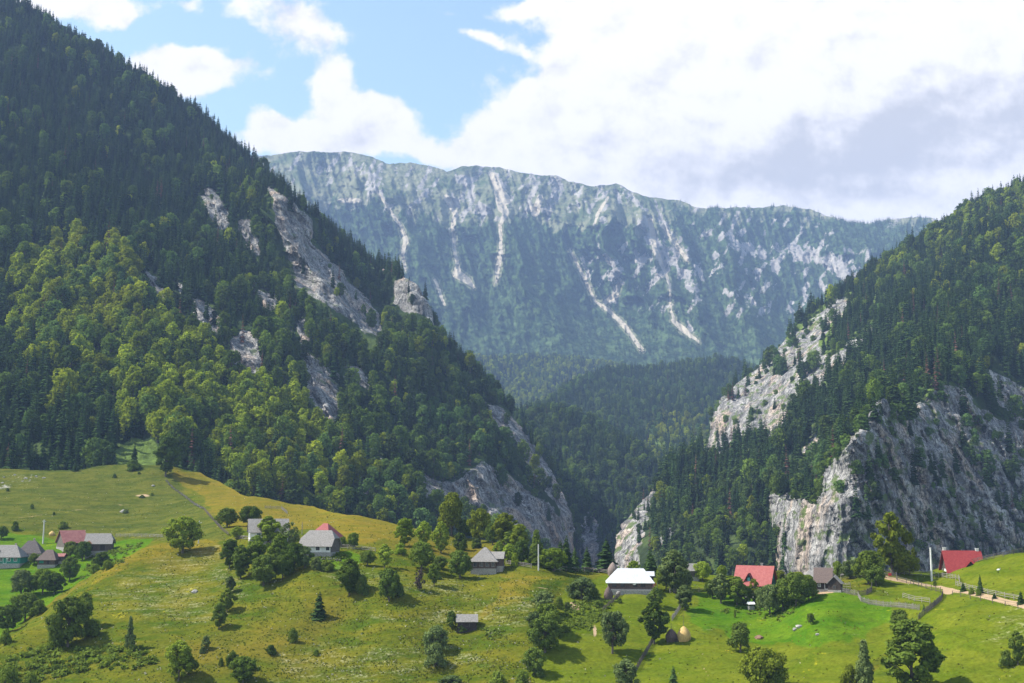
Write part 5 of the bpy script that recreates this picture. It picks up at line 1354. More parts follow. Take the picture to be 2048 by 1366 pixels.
M['hay_mid'] = plain('weathered_hay', (0.17, 0.13, 0.115), (0.28, 0.225, 0.20), 7, .95, .1, (1, 1, .3), 1.)
M['pink'] = plain('pink_cloth', (0.7, 0.25, 0.35), (0.8, 0.35, 0.45), 2)
M['red'] = plain('red_cloth', (0.5, 0.04, 0.05), (0.6, 0.08, 0.08), 2)
M['blue_cloth'] = plain('pale_blue_cloth', (0.5, 0.6, 0.75), (0.62, 0.7, 0.82), 2)
M['wire'] = plain('cable', (0.03, 0.03, 0.03), (0.06, 0.06, 0.06), 2)
M['rubble'] = plain('pale_rock', (0.20, 0.19, 0.175), (0.36, 0.345, 0.32), 3, bump=.8)
M['wallstone'] = plain('mossy_wall_stone', (0.10, 0.095, 0.075), (0.20, 0.19, 0.155), 3, bump=.8)
M['manure'] = plain('brown_heap', (0.16, 0.09, 0.06), (0.26, 0.16, 0.11), 4, bump=1.)

# ------------------------------------------------------------------ building kit
def bm_obj(name, bm, mat, parent=None, smooth=False):
    me = bpy.data.meshes.new(name); bm.normal_update(); bm.to_mesh(me); bm.free()
    if smooth: me.polygons.foreach_set('use_smooth', np.ones(len(me.polygons), bool))
    return link(name, me, mat, parent)
def box(bm, x0, x1, y0, y1, z0, z1):
    vs = [bm.verts.new((x, y, z)) for z in (z0, z1) for y in (y0, y1) for x in (x0, x1)]
    for f in ((0, 1, 3, 2), (4, 6, 7, 5), (0, 4, 5, 1), (2, 3, 7, 6), (0, 2, 6, 4), (1, 5, 7, 3)): bm.faces.new([vs[i] for i in f])
def prism(bm, prof, x0, x1):
    a = [bm.verts.new((x0, y, z)) for y, z in prof]; b = [bm.verts.new((x1, y, z)) for y, z in prof]; n = len(prof)
    bm.faces.new(a[::-1]); bm.faces.new(b)
    for i in range(n): bm.faces.new([a[i], a[(i + 1) % n], b[(i + 1) % n], b[i]])
def empty(name, P, rz, label, cat, group=None):
    e = bpy.data.objects.new(name, None); COL.objects.link(e); e.location = P; e.rotation_euler = (0, 0, rz); e.empty_display_size = 2
    return tag(e, label, cat, group)
def roof_bm(w, d, hw, hr, o, ends, th=.16):
    """ends: ((inset, clip fraction) left, right): gable (0, any), hip (inset, 0), half hip (inset, .5)"""
    s = hr / (d / 2); ze = hw - o * s; D2 = d / 2 + o; H_ = hr + o * s; W2 = w / 2 + o
    bm = bmesh.new(); V = {}
    def vt_(x, y, z):
        k = (round(x, 3), round(y, 3), round(z, 3))
        if k not in V: V[k] = bm.verts.new((x, y, z))
        return V[k]
    info = []
    for sg, (ins, cf) in ((-1, ends[0]), (1, ends[1])):
        cf = cf if ins > 0 else 1.0
        yb = D2 * (1 - cf); zb = ze + H_ * cf; xr = sg * (W2 - ins)
        info.append((sg * W2, yb, zb, xr, ins > 0, cf))
    for sy in (-1, 1):
        L, Rr = info; pts = [(L[0], sy * D2, ze)]
        if L[5] > 0 and L[4]: pts.append((L[0], sy * L[1], L[2]))
        pts.append((L[3], 0, ze + H_)); pts.append((Rr[3], 0, ze + H_))
        if Rr[5] > 0 and Rr[4]: pts.append((Rr[0], sy * Rr[1], Rr[2]))
        pts.append((Rr[0], sy * D2, ze))
        vs = []
        for p in pts:
            q = vt_(*p)
            if q not in vs: vs.append(q)
        if sy < 0: vs = vs[::-1]
        bm.faces.new(vs)
    for L in info:
        if L[4]:
            if L[1] > 1e-3: bm.faces.new([vt_(L[0], -L[1], L[2]), vt_(L[0], L[1], L[2]), vt_(L[3], 0, ze + H_)])
    bmesh.ops.recalc_face_normals(bm, faces=bm.faces)
    up = sum(f.normal.z for f in bm.faces)
    if up < 0: bmesh.ops.reverse_faces(bm, faces=bm.faces)
    r_ = bmesh.ops.solidify(bm, geom=list(bm.faces), thickness=th)
    return bm
def house(name, label, cat, u, v, wpx, d, hw, hr, rz, ends, wall, roof, o=.5, base=.6, basemat='stone', dz=0.0, wm=None, gablemat=None):
    P = ground(u, v); D = dist(P); w = wm or wpx * D / F
    P = P + np.array([0, 0, dz])
    e = empty(name, P, math.radians(rz), label, cat)
    # footing
    bm = bmesh.new(); box(bm, -w / 2 - .06, w / 2 + .06, -d / 2 - .06, d / 2 + .06, -2.2, base); bm_obj('footing', bm, M[basemat], e)
    # walls, with gable ends where the roof leaves them open
    s = hr / (d / 2); cf = [c if i > 0 else 1.0 for i, c in ends]
    bm = bmesh.new(); box(bm, -w / 2, w / 2, -d / 2, d / 2, base - .02, hw - .03); wl = bm_obj('wall', bm, M[wall], e)
    for sg, c in ((-1, cf[0]), (1, cf[1])):
        if c > .05:
            prof = [(-d / 2 + .02, hw - .03), (d / 2 - .02, hw - .03), (d / 2 * (1 - c), hw + hr * c - .1), (-d / 2 * (1 - c), hw + hr * c - .1)] if c < 1 else [(-d / 2 + .02, hw - .03), (d / 2 - .02, hw - .03), (0, hw + hr - .12)]
            bm = bmesh.new(); x = sg * w / 2; prism(bm, prof, *(sorted((x, x - sg * .2)))); bmesh.ops.recalc_face_normals(bm, faces=bm.faces); bm_obj('gable', bm, M[gablemat or wall], e)
    rf = bm_obj('roof', roof_bm(w, d, hw, hr, o, ends), M[roof], e)
    e['w'] = w; return e, w, d, hw, hr, rf
def opening(e, face, x, z, ww, hh, w, d, frame='white_paint', pane='glass', name='window'):
    """window or door on a face: front, back, left, right; x along the wall, z of the sill"""
    bm = bmesh.new(); t = .05; f_ = .09
    def place(bm):
        if face == 'front': R_ = Matrix.Translation((x, -d / 2, z))
        elif face == 'back': R_ = Matrix.Translation((x, d / 2, z)) @ Matrix.Rotation(math.pi, 4, 'Z')
        elif face == 'right': R_ = Matrix.Translation((w / 2, x, z)) @ Matrix.Rotation(math.pi / 2, 4, 'Z')
        else: R_ = Matrix.Translation((-w / 2, x, z)) @ Matrix.Rotation(-math.pi / 2, 4, 'Z')
        bmesh.ops.transform(bm, matrix=R_, verts=bm.verts); return bm
    for a, b, c, g in ((-ww / 2 - f_, -ww / 2, -f_, hh + f_), (ww / 2, ww / 2 + f_, -f_, hh + f_), (-ww / 2, ww / 2, hh, hh + f_), (-ww / 2, ww / 2, -f_, 0)) + (((-.03, .03, 0, hh),) if name == 'window' else ()):
        box(bm, a, b, -t, .02, c, g)
    w_ = bm_obj(name, place(bm), M[frame], e)
    bm = bmesh.new(); box(bm, -ww / 2, ww / 2, -.02, .03, 0, hh)
    bm_obj('pane' if name == 'window' else 'leaf', place(bm), M[pane], w_)
    return w_
def chimney(rf, x, y, z0, z1, mat='brick', s=.5):
    bm = bmesh.new(); box(bm, x - s / 2, x + s / 2, y - s / 2, y + s / 2, z0, z1); box(bm, x - s / 2 - .08, x + s / 2 + .08, y - s / 2 - .08, y + s / 2 + .08, z1, z1 + .12)
    return bm_obj('chimney', bm, M[mat], rf)

G, HIP = (0, 0), None
# white-roofed house on the saddle
e, w, d, hw, hr, rf = house('farmhouse', 'low dark log house under a bright white sheet roof on the saddle', 'house', 1260, 1180, 88, 6.4, 2.5, 2.9, -4, ((3.0, 0), (2.6, 0)), 'logs', 'roof_white', .55, .5)
for x in (-4.0, -1.9, 1.2, 3.2): opening(e, 'front', x, 1.05, .9, 1.0, w, d, 'boards_dark')
opening(e, 'front', -.4, .35, .95, 1.95, w, d, 'boards_dark', 'logs', 'door')
opening(e, 'left', 0, 1.05, .8, .9, w, d)
bm = bmesh.new(); bmesh.ops.create_cone(bm, cap_ends=True, segments=20, radius1=.50, radius2=.22, depth=.18)
bmesh.ops.transform(bm, matrix=Matrix.Translation((1.0, -d / 2 - .35, 2.0)) @ Matrix.Rotation(math.radians(70), 4, 'X') @ Matrix.Rotation(.2, 4, 'Z'), verts=bm.verts)
dish = bm_obj('satellite_dish', bm, M['white_paint'], e)
bm = bmesh.new(); box(bm, .97, 1.03, -d / 2 - .3, -d / 2, 1.75, 1.81); bm_obj('bracket', bm, M['concrete'], dish)
bm = bmesh.new(); box(bm, -w / 2 + .3, w / 2 - .4, -d / 2 - 1.1, -d / 2 - .08, -1.2, .3); bm_obj('porch', bm, M['stone'], e)
# small white roofed lean-to behind its right end
e2, w2, d2, _, _, rf2 = house('shed', 'small white roofed shed at the right end of the white roofed house', 'shed', 1301, 1176, 12, 3.0, 2.7, .9, -4, (G, G), 'boards_dark', 'roof_white', .25, .3, dz=.6)
opening(e2, 'front', 0, .6, .6, .9, w2, d2, 'boards_dark')
def cloth_line():
    P = ground(1303, 1180); e = empty('washing_line', P, 0, 'washing line with pink, red and pale blue laundry by the white roofed house', 'washing line')
    bm = bmesh.new()
    for x in (-1.5, 1.5): box(bm, x - .05, x + .05, -.05, .05, -.5, 1.9)
    bm_obj('post', bm, M['fence'], e)
    bm = bmesh.new(); box(bm, -1.5, 1.5, -.01, .01, 1.8, 1.83); bm_obj('line', bm, M['wire'], e)
    for x, wd, m_, h in ((-.9, .7, 'blue_cloth', 1.0), (-.1, .5, 'white_paint', .8), (.45, .45, 'pink', 1.1), (.95, .3, 'red', .7)):
        bm = bmesh.new(); box(bm, x - wd / 2, x + wd / 2, -.03, .015, 1.8 - h, 1.8)
        bmesh.ops.subdivide_edges(bm, edges=bm.edges, cuts=3)
        for v_ in bm.verts: v_.co.y += .05 * math.sin(v_.co.x * 14 + v_.co.z * 2)
        bm_obj('cloth', bm, M[m_], e)
cloth_line()
# red chalet
e, w, d, hw, hr, rf = house('chalet', 'red roofed chalet with a dark green gable and a small dormer', 'house', 1512, 1190, 68, 7.6, 2.6, 4.2, -26, (G, G), 'dgreen_wall', 'roof_red', .6, .4, dz=.6)
opening(e, 'right', -1.0, 3.4, .7, 1.5, w, d, 'turq', 'glass'); opening(e, 'right', 0.5, 3.6, .45, 1.1, w, d, 'turq', 'glass')
opening(e, 'right', -1.8, .9, 1.5, 1.2, w, d, 'turq', 'turq'); opening(e, 'right', 1.2, .9, 1.5, 1.2, w, d, 'turq', 'glass')
for x in (-2.8, 1.6, 3.4): opening(e, 'front', x, 1.0, .9, 1.1, w, d, 'turq')
bm = bmesh.new()
prism(bm, [(-1.1, 2.4), (1.1, 2.4), (1.1, 3.1), (0, 4.9), (-1.1, 3.1)], -3.3, -.2)
bmesh.ops.transform(bm, matrix=Matrix.Translation((-.9, 0, 0)) @ Matrix.Rotation(math.pi / 2, 4, 'Z'), verts=bm.verts); bmesh.ops.recalc_face_normals(bm, faces=bm.faces)
dm = bm_obj('dormer', bm, M['dgreen_wall'], e)
bm = bmesh.new()
for sg in (-1, 1):
    a = [(-.9 + sg * 1.45, -3.75, 2.68), (-.9 + sg * 1.45, -.2, 2.68), (-.9, -.2, 5.06), (-.9, -3.75, 5.06)]
    vs = [bm.verts.new(p) for p in a]; bm.faces.new(vs)
bmesh.ops.solidify(bm, geom=list(bm.faces), thickness=.12); bm_obj('dormer_roof', bm, M['roof_red'], dm)
bm = bmesh.new(); box(bm, -1.2, -.6, -3.36, -3.28, 3.1, 3.9); bm_obj('dormer_window', bm, M['turq'], dm)
chimney(rf, 1.6, .6, 5.2, 7.3, 'stone')
# brown barn with annex
e, w, d, hw, hr, rf = house('barn', 'brown roofed wooden barn on the grassy knoll left of the paddock', 'barn', 1648, 1181, 30, 5.2, 2.3, 2.9, -18, (G, G), 'boards_dark', 'shingle_brown', .45, .3, dz=.2)
opening(e, 'front', .8, .4, .8, 1.7, w, d, 'white_paint', 'boards_dark', 'door'); opening(e, 'front', -.9, .9, .5, .7, w, d)
e, w, d, hw, hr, rf = house('shed', 'small shed with a pale sheet roof leaning at the right of the brown barn', 'shed', 1671, 1182, 18, 3.0, 2.1, 1.5, 62, (G, G), 'boards_dark', 'shingle', .3, .3)
opening(e, 'left', 0, .6, .5, .7, w, d, 'boards')
e, w, d, hw, hr, rf = house('long_barn', 'long grey shingled roof behind the brown barn', 'barn', 1636, 1158, 54, 6, 1.0, 1.6, -3, ((1.5, 0), (1.5, 0)), 'boards', 'shingle', .5, .3, dz=-.4)
opening(e, 'front', 1.5, .4, .6, .5, w, d, 'boards')
e, w, d, hw, hr, rf = house('shed', 'small grey roofed shed behind the light tree right of the white roofed house', 'shed', 1385, 1158, 18, 4, 2.2, 1.6, 8, (G, G), 'boards', 'shingle', .4, .3, dz=.4)
opening(e, 'front', 0, .8, .5, .6, w, d, 'boards')
# deep red house at the right behind the brow
P0 = ground(1924, 1133)
e, w, d, hw, hr, rf = house('chalet', 'deep red roofed house half hidden behind the right hand brow', 'house', 1924, 1132, 74, 8.0, 2.2, 4.6, -8, (G, G), 'whitewash', 'roof_deepred', .7, .4, dz=-2.9, wm=8.2, gablemat='boards')
chimney(rf, -4.0, .6, 5.2, 7.4, 'whitewash', .7); chimney(rf, 3.9, .2, 5.2, 7.2, 'whitewash', .7)
opening(e, 'left', 0, 3.0, .8, 1.0, w, d, 'boards'); opening(e, 'left', 2, 1.2, .8, 1.0, w, d, 'boards')
bm = bmesh.new(); prism(bm, [(-1.3, 2.2), (1.3, 2.2), (1.3, 2.7), (0, 4.1), (-1.3, 2.7)], -3.4, -.4)
bmesh.ops.transform(bm, matrix=Matrix.Translation((1.3, 0, 0)) @ Matrix.Rotation(math.pi / 2, 4, 'Z'), verts=bm.verts); bmesh.ops.recalc_face_normals(bm, faces=bm.faces); dm = bm_obj('dormer', bm, M['boards_dark'], e)
bm = bmesh.new()
for sg in (-1, 1):
    vs = [bm.verts.new(p) for p in [(1.3 + sg * 1.65, -3.8, 2.4), (1.3 + sg * 1.65, -.2, 2.4), (1.3, -.2, 4.26), (1.3, -3.8, 4.26)]]; bm.faces.new(vs)
bmesh.ops.solidify(bm, geom=list(bm.faces), thickness=.14); bm_obj('dormer_roof', bm, M['roof_deepred'], dm)
# pyramid roofed hut
e, w, d, hw, hr, rf = house('cottage', 'wooden cottage with a steep pyramid shingle roof on the hay slope', 'house', 970, 1143, 50, 6.6, 3.3, 3.1, -6, ((3.6, 0), (3.6, 0)), 'logs', 'shingle', .55, 1.0)
for x in (-2.2, -.6, 1.0, 2.6): opening(e, 'front', x, 1.5, .8, 1.1, w, d, 'fence')
opening(e, 'right', 0, 1.5, .8, 1.1, w, d, 'fence')
e, w, d, hw, hr, rf = house('annex', 'low shingled wing joining the right side of the pyramid roofed cottage', 'house', 990, 1141, 34, 4.6, 3.2, 1.5, -6, (G, G), 'logs', 'shingle', .4, 1.0, dz=.3)
opening(e, 'right', 0, 1.3, .7, .9, w, d, 'fence')
# small hay barn
e, w, d, hw, hr, rf = house('hay_barn', 'small open hay barn with a pale sheet roof low on the hay slope', 'barn', 934, 1254, 38, 3.2, 1.6, 1.3, 2, (G, G), 'boards_dark', 'shingle', .35, .2, basemat='boards_dark')
opening(e, 'front', -.3, .25, 1.6, 1.2, w, d, 'boards', 'boards_dark', 'door')
# shingled cottage
e, w, d, hw, hr, rf = house('cottage', 'white walled cottage with a big grey half hipped shingle roof', 'house', 640, 1107, 64, 6.4, 2.7, 3.6, -14, ((1.8, .5), (1.6, .5)), 'whitewash', 'shingle', .6, .5, gablemat='boards')
opening(e, 'front', .7, 1.1, .9, 1.0, w, d, 'boards'); opening(e, 'front', 3.6, 1.1, .8, 1.0, w, d, 'boards'); opening(e, 'front', -2.6, 1.1, .9, 1.0, w, d, 'boards')
bm = bmesh.new(); box(bm, w / 2 + .01, w / 2 + .07, -d / 2, d / 2, .5, 2.7); bm_obj('boarding', bm, M['boards'], e)
# pink roofed house
e, w, d, hw, hr, rf = house('house', 'faded red hipped roof showing behind the grey shingled cottage', 'house', 650, 1092, 48, 8, 2.6, 3.6, -22, ((3.4, 0), (3.2, 0)), 'whitewash', 'roof_pink', .6, .5, dz=.2)
opening(e, 'front', 0, 1.1, .9, 1.0, w, d, 'boards')
# white gabled house
e, w, d, hw, hr, rf = house('house', 'white and blue gabled house with a grey roof behind the light willow', 'house', 536, 1081, 74, 8, 2.9, 3.5, 16, (G, G), 'whitewash', 'shingle', .5, .5, gablemat='boards')
opening(e, 'left', -1.4, 1.0, .9, 1.2, w, d, 'blue'); opening(e, 'left', 1.4, 1.0, .9, 1.2, w, d, 'blue'); opening(e, 'front', -3, 1.0, .9, 1.2, w, d, 'blue')
# hamlet in the hollow
e, w, d, hw, hr, rf = house('farmhouse', 'green walled house with a grey hipped roof at the left edge', 'house', 14, 1129, 66, 6.5, 3.2, 3.4, 0, ((3.2, 0), (3.2, 0)), 'green_wall', 'shingle', .6, .5)
for x in (-3.4, -.8, 2.0, 4.2): opening(e, 'front', x, 1.3, .9, 1.2, w, d)
opening(e, 'front', .6, .6, .9, 2.0, w, d, 'white_paint', 'green_wall', 'door')
chimney(rf, 2.4, .6, 5.2, 7.0)
bm = bmesh.new(); prism(bm, [(-.5, 4.0), (.5, 4.0), (0, 4.9)], -2.3, -.8)
bmesh.ops.transform(bm, matrix=Matrix.Translation((-1.8, 0, 0)) @ Matrix.Rotation(math.pi / 2, 4, 'Z'), verts=bm.verts); bmesh.ops.recalc_face_normals(bm, faces=bm.faces); bm_obj('roof_vent', bm, M['shingle_dark'], rf)
bm = bmesh.new(); bmesh.ops.create_cone(bm, cap_ends=True, segments=18, radius1=.46, radius2=.2, depth=.16)
bmesh.ops.transform(bm, matrix=Matrix.Translation((1.5, -d / 2 - .3, 2.4)) @ Matrix.Rotation(math.radians(70), 4, 'X'), verts=bm.verts); bm_obj('satellite_dish', bm, M['white_paint'], e)
e, w, d, hw, hr, rf = house('farmhouse', 'grey hip roofed white house right of the green walled house', 'house', 62, 1119, 42, 6.2, 2.9, 3.6, 8, ((2.9, 0), (2.9, 0)), 'whitewash', 'shingle_dark', .6, .4)
opening(e, 'front', -1.4, 1.1, .8, 1.1, w, d, 'boards'); opening(e, 'front', 1.2, 1.1, .8, 1.1, w, d, 'boards'); chimney(rf, .6, .5, 5.4, 7.1)
e, w, d, hw, hr, rf = house('shed', 'dark brown hip roofed shed with log walls in front of the hamlet', 'shed', 98, 1131, 34, 5.0, 2.6, 2.7, 0, ((2.4, 0), (2.4, 0)), 'logs', 'shingle_brown', .6, .4)
opening(e, 'front', .6, .5, 1.0, 1.7, w, d, 'boards', 'boards_dark', 'door'); opening(e, 'front', -1.6, 1.0, 1.2, 1.0, w, d, 'green_wall', 'green_wall')
e, w, d, hw, hr, rf = house('shed', 'little rusty and white roofed lean-to right of the dark brown shed', 'shed', 123, 1124, 14, 3, 2.1, .8, 0, (G, G), 'boards', 'roof_rust', .3, .3)
opening(e, 'front', 0, .6, .6, .8, w, d, 'boards')
e, w, d, hw, hr, rf = house('barn', 'long wooden barn with a red-brown sheet roof in the hamlet', 'barn', 143, 1096, 44, 9, 2.4, 3.9, 38, (G, G), 'boards', 'roof_rust', .5, .4)
opening(e, 'front', 0, .5, 1.6, 1.8, w, d, 'boards', 'boards_dark', 'door')
e, w, d, hw, hr, rf = house('barn', 'grey shingled barn with dark log walls at the right of the hamlet', 'barn', 199, 1104, 48, 6.6, 3.4, 3.0, 10, (G, (1.2, .4)), 'logs', 'shingle', .6, .5)
opening(e, 'front', 1.5, .6, 1.6, 2.0, w, d, 'boards', 'boards_dark', 'door'); opening(e, 'front', -2, 1.2, .7, .8, w, d, 'boards')
bm = bmesh.new(); prism(bm, [(-1.3, 2.6), (1.3, 2.6), (.0, 3.9)], -.3, 0.1)
bmesh.ops.transform(bm, matrix=Matrix.Translation((-w / 2 + 1.2, -d / 2 - .15, .2)) @ Matrix.Rotation(math.pi / 2, 4, 'Z'), verts=bm.verts); bmesh.ops.recalc_face_normals(bm, faces=bm.faces); bm_obj('orange_boarding', bm, M['orange'], e)

# ------------------------------------------------------------------ haystacks, heaps, rocks
def haystack(u, v, w, h, mat, label, pole=18):
    P = ground(u, v); D = dist(P); R_ = w * D / F / 2; H = h * D / F
    e = empty('haystack', P, random.uniform(0, 6), label, 'haystack', 'haystacks of the hamlet')
    bm = bmesh.new(); seg = 26; prof = [(0.80, -.1), (.95, .12), (1.0, .3), (.93, .48), (.75, .64), (.5, .80), (.25, .93), (.06, 1.0)]
    rings = []
    for i, (r_, z) in enumerate(prof):
        rings.append([bm.verts.new((R_ * r_ * (1 + .06 * math.sin(j * 1.9 + i) + random.uniform(-.04, .04)) * math.cos(2 * math.pi * j / seg), R_ * r_ * (1 + .06 * math.sin(j * 2.3 + i)) * math.sin(2 * math.pi * j / seg), H * z + random.uniform(-.04, .04))) for j in range(seg)])
    for a, b in zip(rings, rings[1:]):
        for j in range(seg): bm.faces.new([a[j], a[(j + 1) % seg], b[(j + 1) % seg], b[j]])
    bm.faces.new(rings[-1]); bm_obj('hay', bm, M[mat], e, True)
    V, Fc = tube_np([(0, 0, H * .5), (.05, 0, H + pole * D / F)], [.06, .03], 5); link('pole', np_mesh('pole', V, Fc), M['fence_dark'], e)
    return e
haystack(1368, 1280, 27, 27, 'hay_gold', 'golden haystack of fresh hay on the bright meadow', 26)
haystack(1343, 1281, 24, 23, 'hay_dark', 'dark old haystack left of the golden one', 12)
haystack(1217, 1198, 18, 25, 'hay_dark', 'small dark haystack at the garden corner below the white roofed house', 5)
haystack(1226, 1150, 22, 25, 'hay_mid', 'brown conical haystack behind the left end of the white roof', 26)
haystack(104, 1071, 12, 9, 'hay_gold', 'small tan haystack behind the concrete pole of the hamlet', 8)
def lump(u, v, w, h, mat, label, cat, name, n=1, seed=1):
    P = ground(u, v); D = dist(P); R_ = w * D / F / 2; H = h * D / F; r = np.random.RandomState(seed)
    bm = bmesh.new(); bmesh.ops.create_icosphere(bm, subdivisions=3, radius=1)
    for q in bm.verts:
        k = 1 + .28 * float(vnoise(np.array([q.co.x * 1.8 + seed]), q.co.y * 1.8, q.co.z * 1.8, 5)[0]) + .1 * float(vnoise(np.array([q.co.x * 5 + seed]), q.co.y * 5, q.co.z * 5, 6)[0])
        q.co = Vector((q.co.x * R_ * k, q.co.y * R_ * k * .8, q.co.z * H * k * .9))
    o = bm_obj(name, bm, M[mat], None, False); o.location = P; tag(o, label, cat); return o
lump(1518, 1276, 18, 6, 'manure', 'brown heap of earth right of the round bush on the bright meadow', 'heap', 'earth_heap', seed=3)
lump(1590, 1260, 10, 5, 'rubble', 'pale rock in the bright meadow left of the lone tiny tree', 'rock', 'rock', seed=4)
lump(1600, 1254, 12, 5, 'rubble', 'larger pale rock in the bright meadow below the lone tiny tree', 'rock', 'rock', seed=5)
lump(1635, 1269, 9, 3, 'rubble', 'flat rock in the bright meadow right below the lone tiny tree', 'rock', 'rock', seed=6)
lump(306, 972, 6, 3, 'rubble', 'white rock above the earth bank on the upper pasture', 'rock', 'rock', seed=7)
lump(247, 1024, 14, 5, 'rubble', 'grey rock beside the grey-green bush on the pasture', 'rock', 'rock', seed=8)
lump(391, 1184, 14, 5, 'rubble', 'grey rock lying in the flowering hay below the willow', 'rock', 'rock', seed=9)
lump(1240, 1190, 14, 8, 'rubble', 'grey boulder at the garden corner below the white roofed house', 'rock', 'rock', seed=10)
lump(1997, 1140, 6, 3, 'white_paint', 'white stone lying in the grass of the right hand brow', 'rock', 'rock', seed=11)
lump(1918, 1133, 7, 3, 'white_paint', 'white bale before the deep red roofed house', 'bale', 'white_bale', seed=12)
for i, (u_, v_) in enumerate([(8, 955), (30, 950), (52, 957), (60, 961), (72, 953), (88, 956), (45, 963), (5, 966)]):
    lump(u_, v_, 4 + i % 3 * 2, 2, 'rubble', 'pale stone %s in the stony corner of the pasture' % ('farthest left', 'second from the left, set high', 'in the middle, beside another', 'in the middle, low down', 'set high on the right', 'farthest right', 'low in the centre', 'low on the far left')[i], 'rock', 'rock', seed=20 + i)
def well():
    P = ground(1502, 1219); e = empty('well', P, .2, 'small white walled well house in the chalet garden', 'well')
    bm = bmesh.new(); box(bm, -.7, .7, -.6, .6, -.5, .8); bm_obj('wall', bm, M['stone'], e)
    bm = bmesh.new(); prism(bm, [(-.8, 1.3), (.8, 1.3), (0, 1.85)], -.9, .9); bmesh.ops.recalc_face_normals(bm, faces=bm.faces); bm_obj('roof', bm, M['white_paint'], e)
    for x in (-.6, .6):
        bm = bmesh.new(); box(bm, x - .06, x + .06, -.06, .06, .8, 1.3); bm_obj('post', bm, M['fence'], e)
well()

# ------------------------------------------------------------------ poles and lines
def pole(u, vb, vt_, wpx, mat, label, arm=True, name='utility_pole'):
    P = ground(u, vb); D = dist(P); H = (vb - vt_) * D / F; r = wpx * D / F / 2
    e = empty(name, P, 0, label, 'pole')
    V, Fc = tube_np([(0, 0, -.6), (0, 0, H)], [r, r * .72], 8); link('shaft', np_mesh('shaft', V, Fc, True), M[mat], e)
    if arm:
        bm = bmesh.new(); box(bm, -.7, .7, -.05, .05, H - .7, H - .58); bm_obj('crossarm', bm, M['concrete'], e)
        for x in (-.6, 0, .6):
            bm = bmesh.new(); bmesh.ops.create_cone(bm, cap_ends=True, segments=8, radius1=.07, radius2=.04, depth=.2)
            bmesh.ops.translate(bm, verts=bm.verts, vec=(x, 0, H - .46)); bm_obj('insulator', bm, M['white_paint'], e)
    return np.array([P[0], P[1], P[2] + H - .4])
tops = {}
tops['hamlet'] = pole(86, 1087, 1040, 3.2, 'concrete', 'pale concrete pole standing over the hamlet roofs at the left')
tops['lane'] = pole(397, 1087, 1042, 2.4, 'concrete', 'pale concrete pole right of the round pale willow')
tops['saddle'] = pole(1077, 1141, 1089, 3.0, 'concrete', 'pale concrete pole on the saddle left of the light willow', False)
tops['barn'] = pole(1672, 1152, 1107, 2.4, 'concrete', 'thin pale pole behind the brown barn', False)
tops['road'] = pole(1864, 1162, 1096, 4.2, 'whitewash', 'thick white concrete pole beside the road at the right', False)
pole(604, 1070, 1044, 1.6, 'fence', 'thin mast behind the ridge of the grey shingled cottage', False, 'mast')
pole(1239, 1142, 1098, 1.0, 'fence', 'thin mast behind the white roof', False, 'mast')
def wire(a, b, label):
    pts = []
    for i in range(25):
        t = i / 24; p = a * (1 - t) + b * t; p[2] -= 4 * t * (1 - t) * np.linalg.norm(a - b) * .02; pts.append(tuple(p))
    V, Fc = tube_np(pts, [.018] * 25, 4); o = link('overhead_wire', np_mesh('overhead_wire', V, Fc), M['wire']); tag(o, label, 'wire')
wire(tops['saddle'], tops['barn'].copy(), 'thin overhead wire from the saddle pole to the pole behind the brown barn')
wire(tops['barn'].copy(), tops['road'].copy(), 'thin overhead wire between the brown barn pole and the white roadside pole')
wire(tops['hamlet'].copy(), tops['lane'].copy(), 'thin overhead wire from the hamlet pole to the pole by the pale willow')

# ------------------------------------------------------------------ fences
def path3(pts, step):
    """points on the ground every step metres along a drawn line"""
    Ps = [ground(u, v) for u, v in pts]; dense = []
    for (u0, v0), (u1, v1) in zip(pts[:-1], pts[1:]):
        n = max(2, int(math.hypot(u1 - u0, v1 - v0) / 3))
        for i in range(n):
            t = i / n; dense.append(ground(u0 + (u1 - u0) * t, v0 + (v1 - v0) * t))
    dense.append(Ps[-1]); out_ = [dense[0]]; acc = 0
    for a, b in zip(dense[:-1], dense[1:]):
        seg = np.linalg.norm(b - a); q = 0
        while acc + seg - q >= step:
            q += step - acc; acc = 0; out_.append(a + (b - a) * min(1, q / seg))
        acc += seg - q
    return out_
def rail_fence(pts, label, h=1.15, step=2.6, mat='fence', rails=(.35, .75, 1.08), r=.055, cat='fence'):
    P = path3(pts, step)
    if len(P) < 2: P = [ground(*pts[0]), ground(*pts[-1])]
    P = P[:95]; e = empty('rail_fence', P[0], 0, label, cat); o0 = np.array(P[0])
    for p in P:
        q = p - o0; V, Fc = tube_np([q + [0, 0, -.4], q + [random.uniform(-.05, .05), 0, h + random.uniform(-.05, .12)]], [.085, .07], 5)
        link('post', np_mesh('post', V, Fc), M[mat], e)
    for z in rails:
        V, Fc = tube_np([p - o0 + [0, -.07, z + random.uniform(-.08, .08)] for p in P], [r] * len(P), 4); link('rail', np_mesh('rail', V, Fc), M[mat], e)
    return e
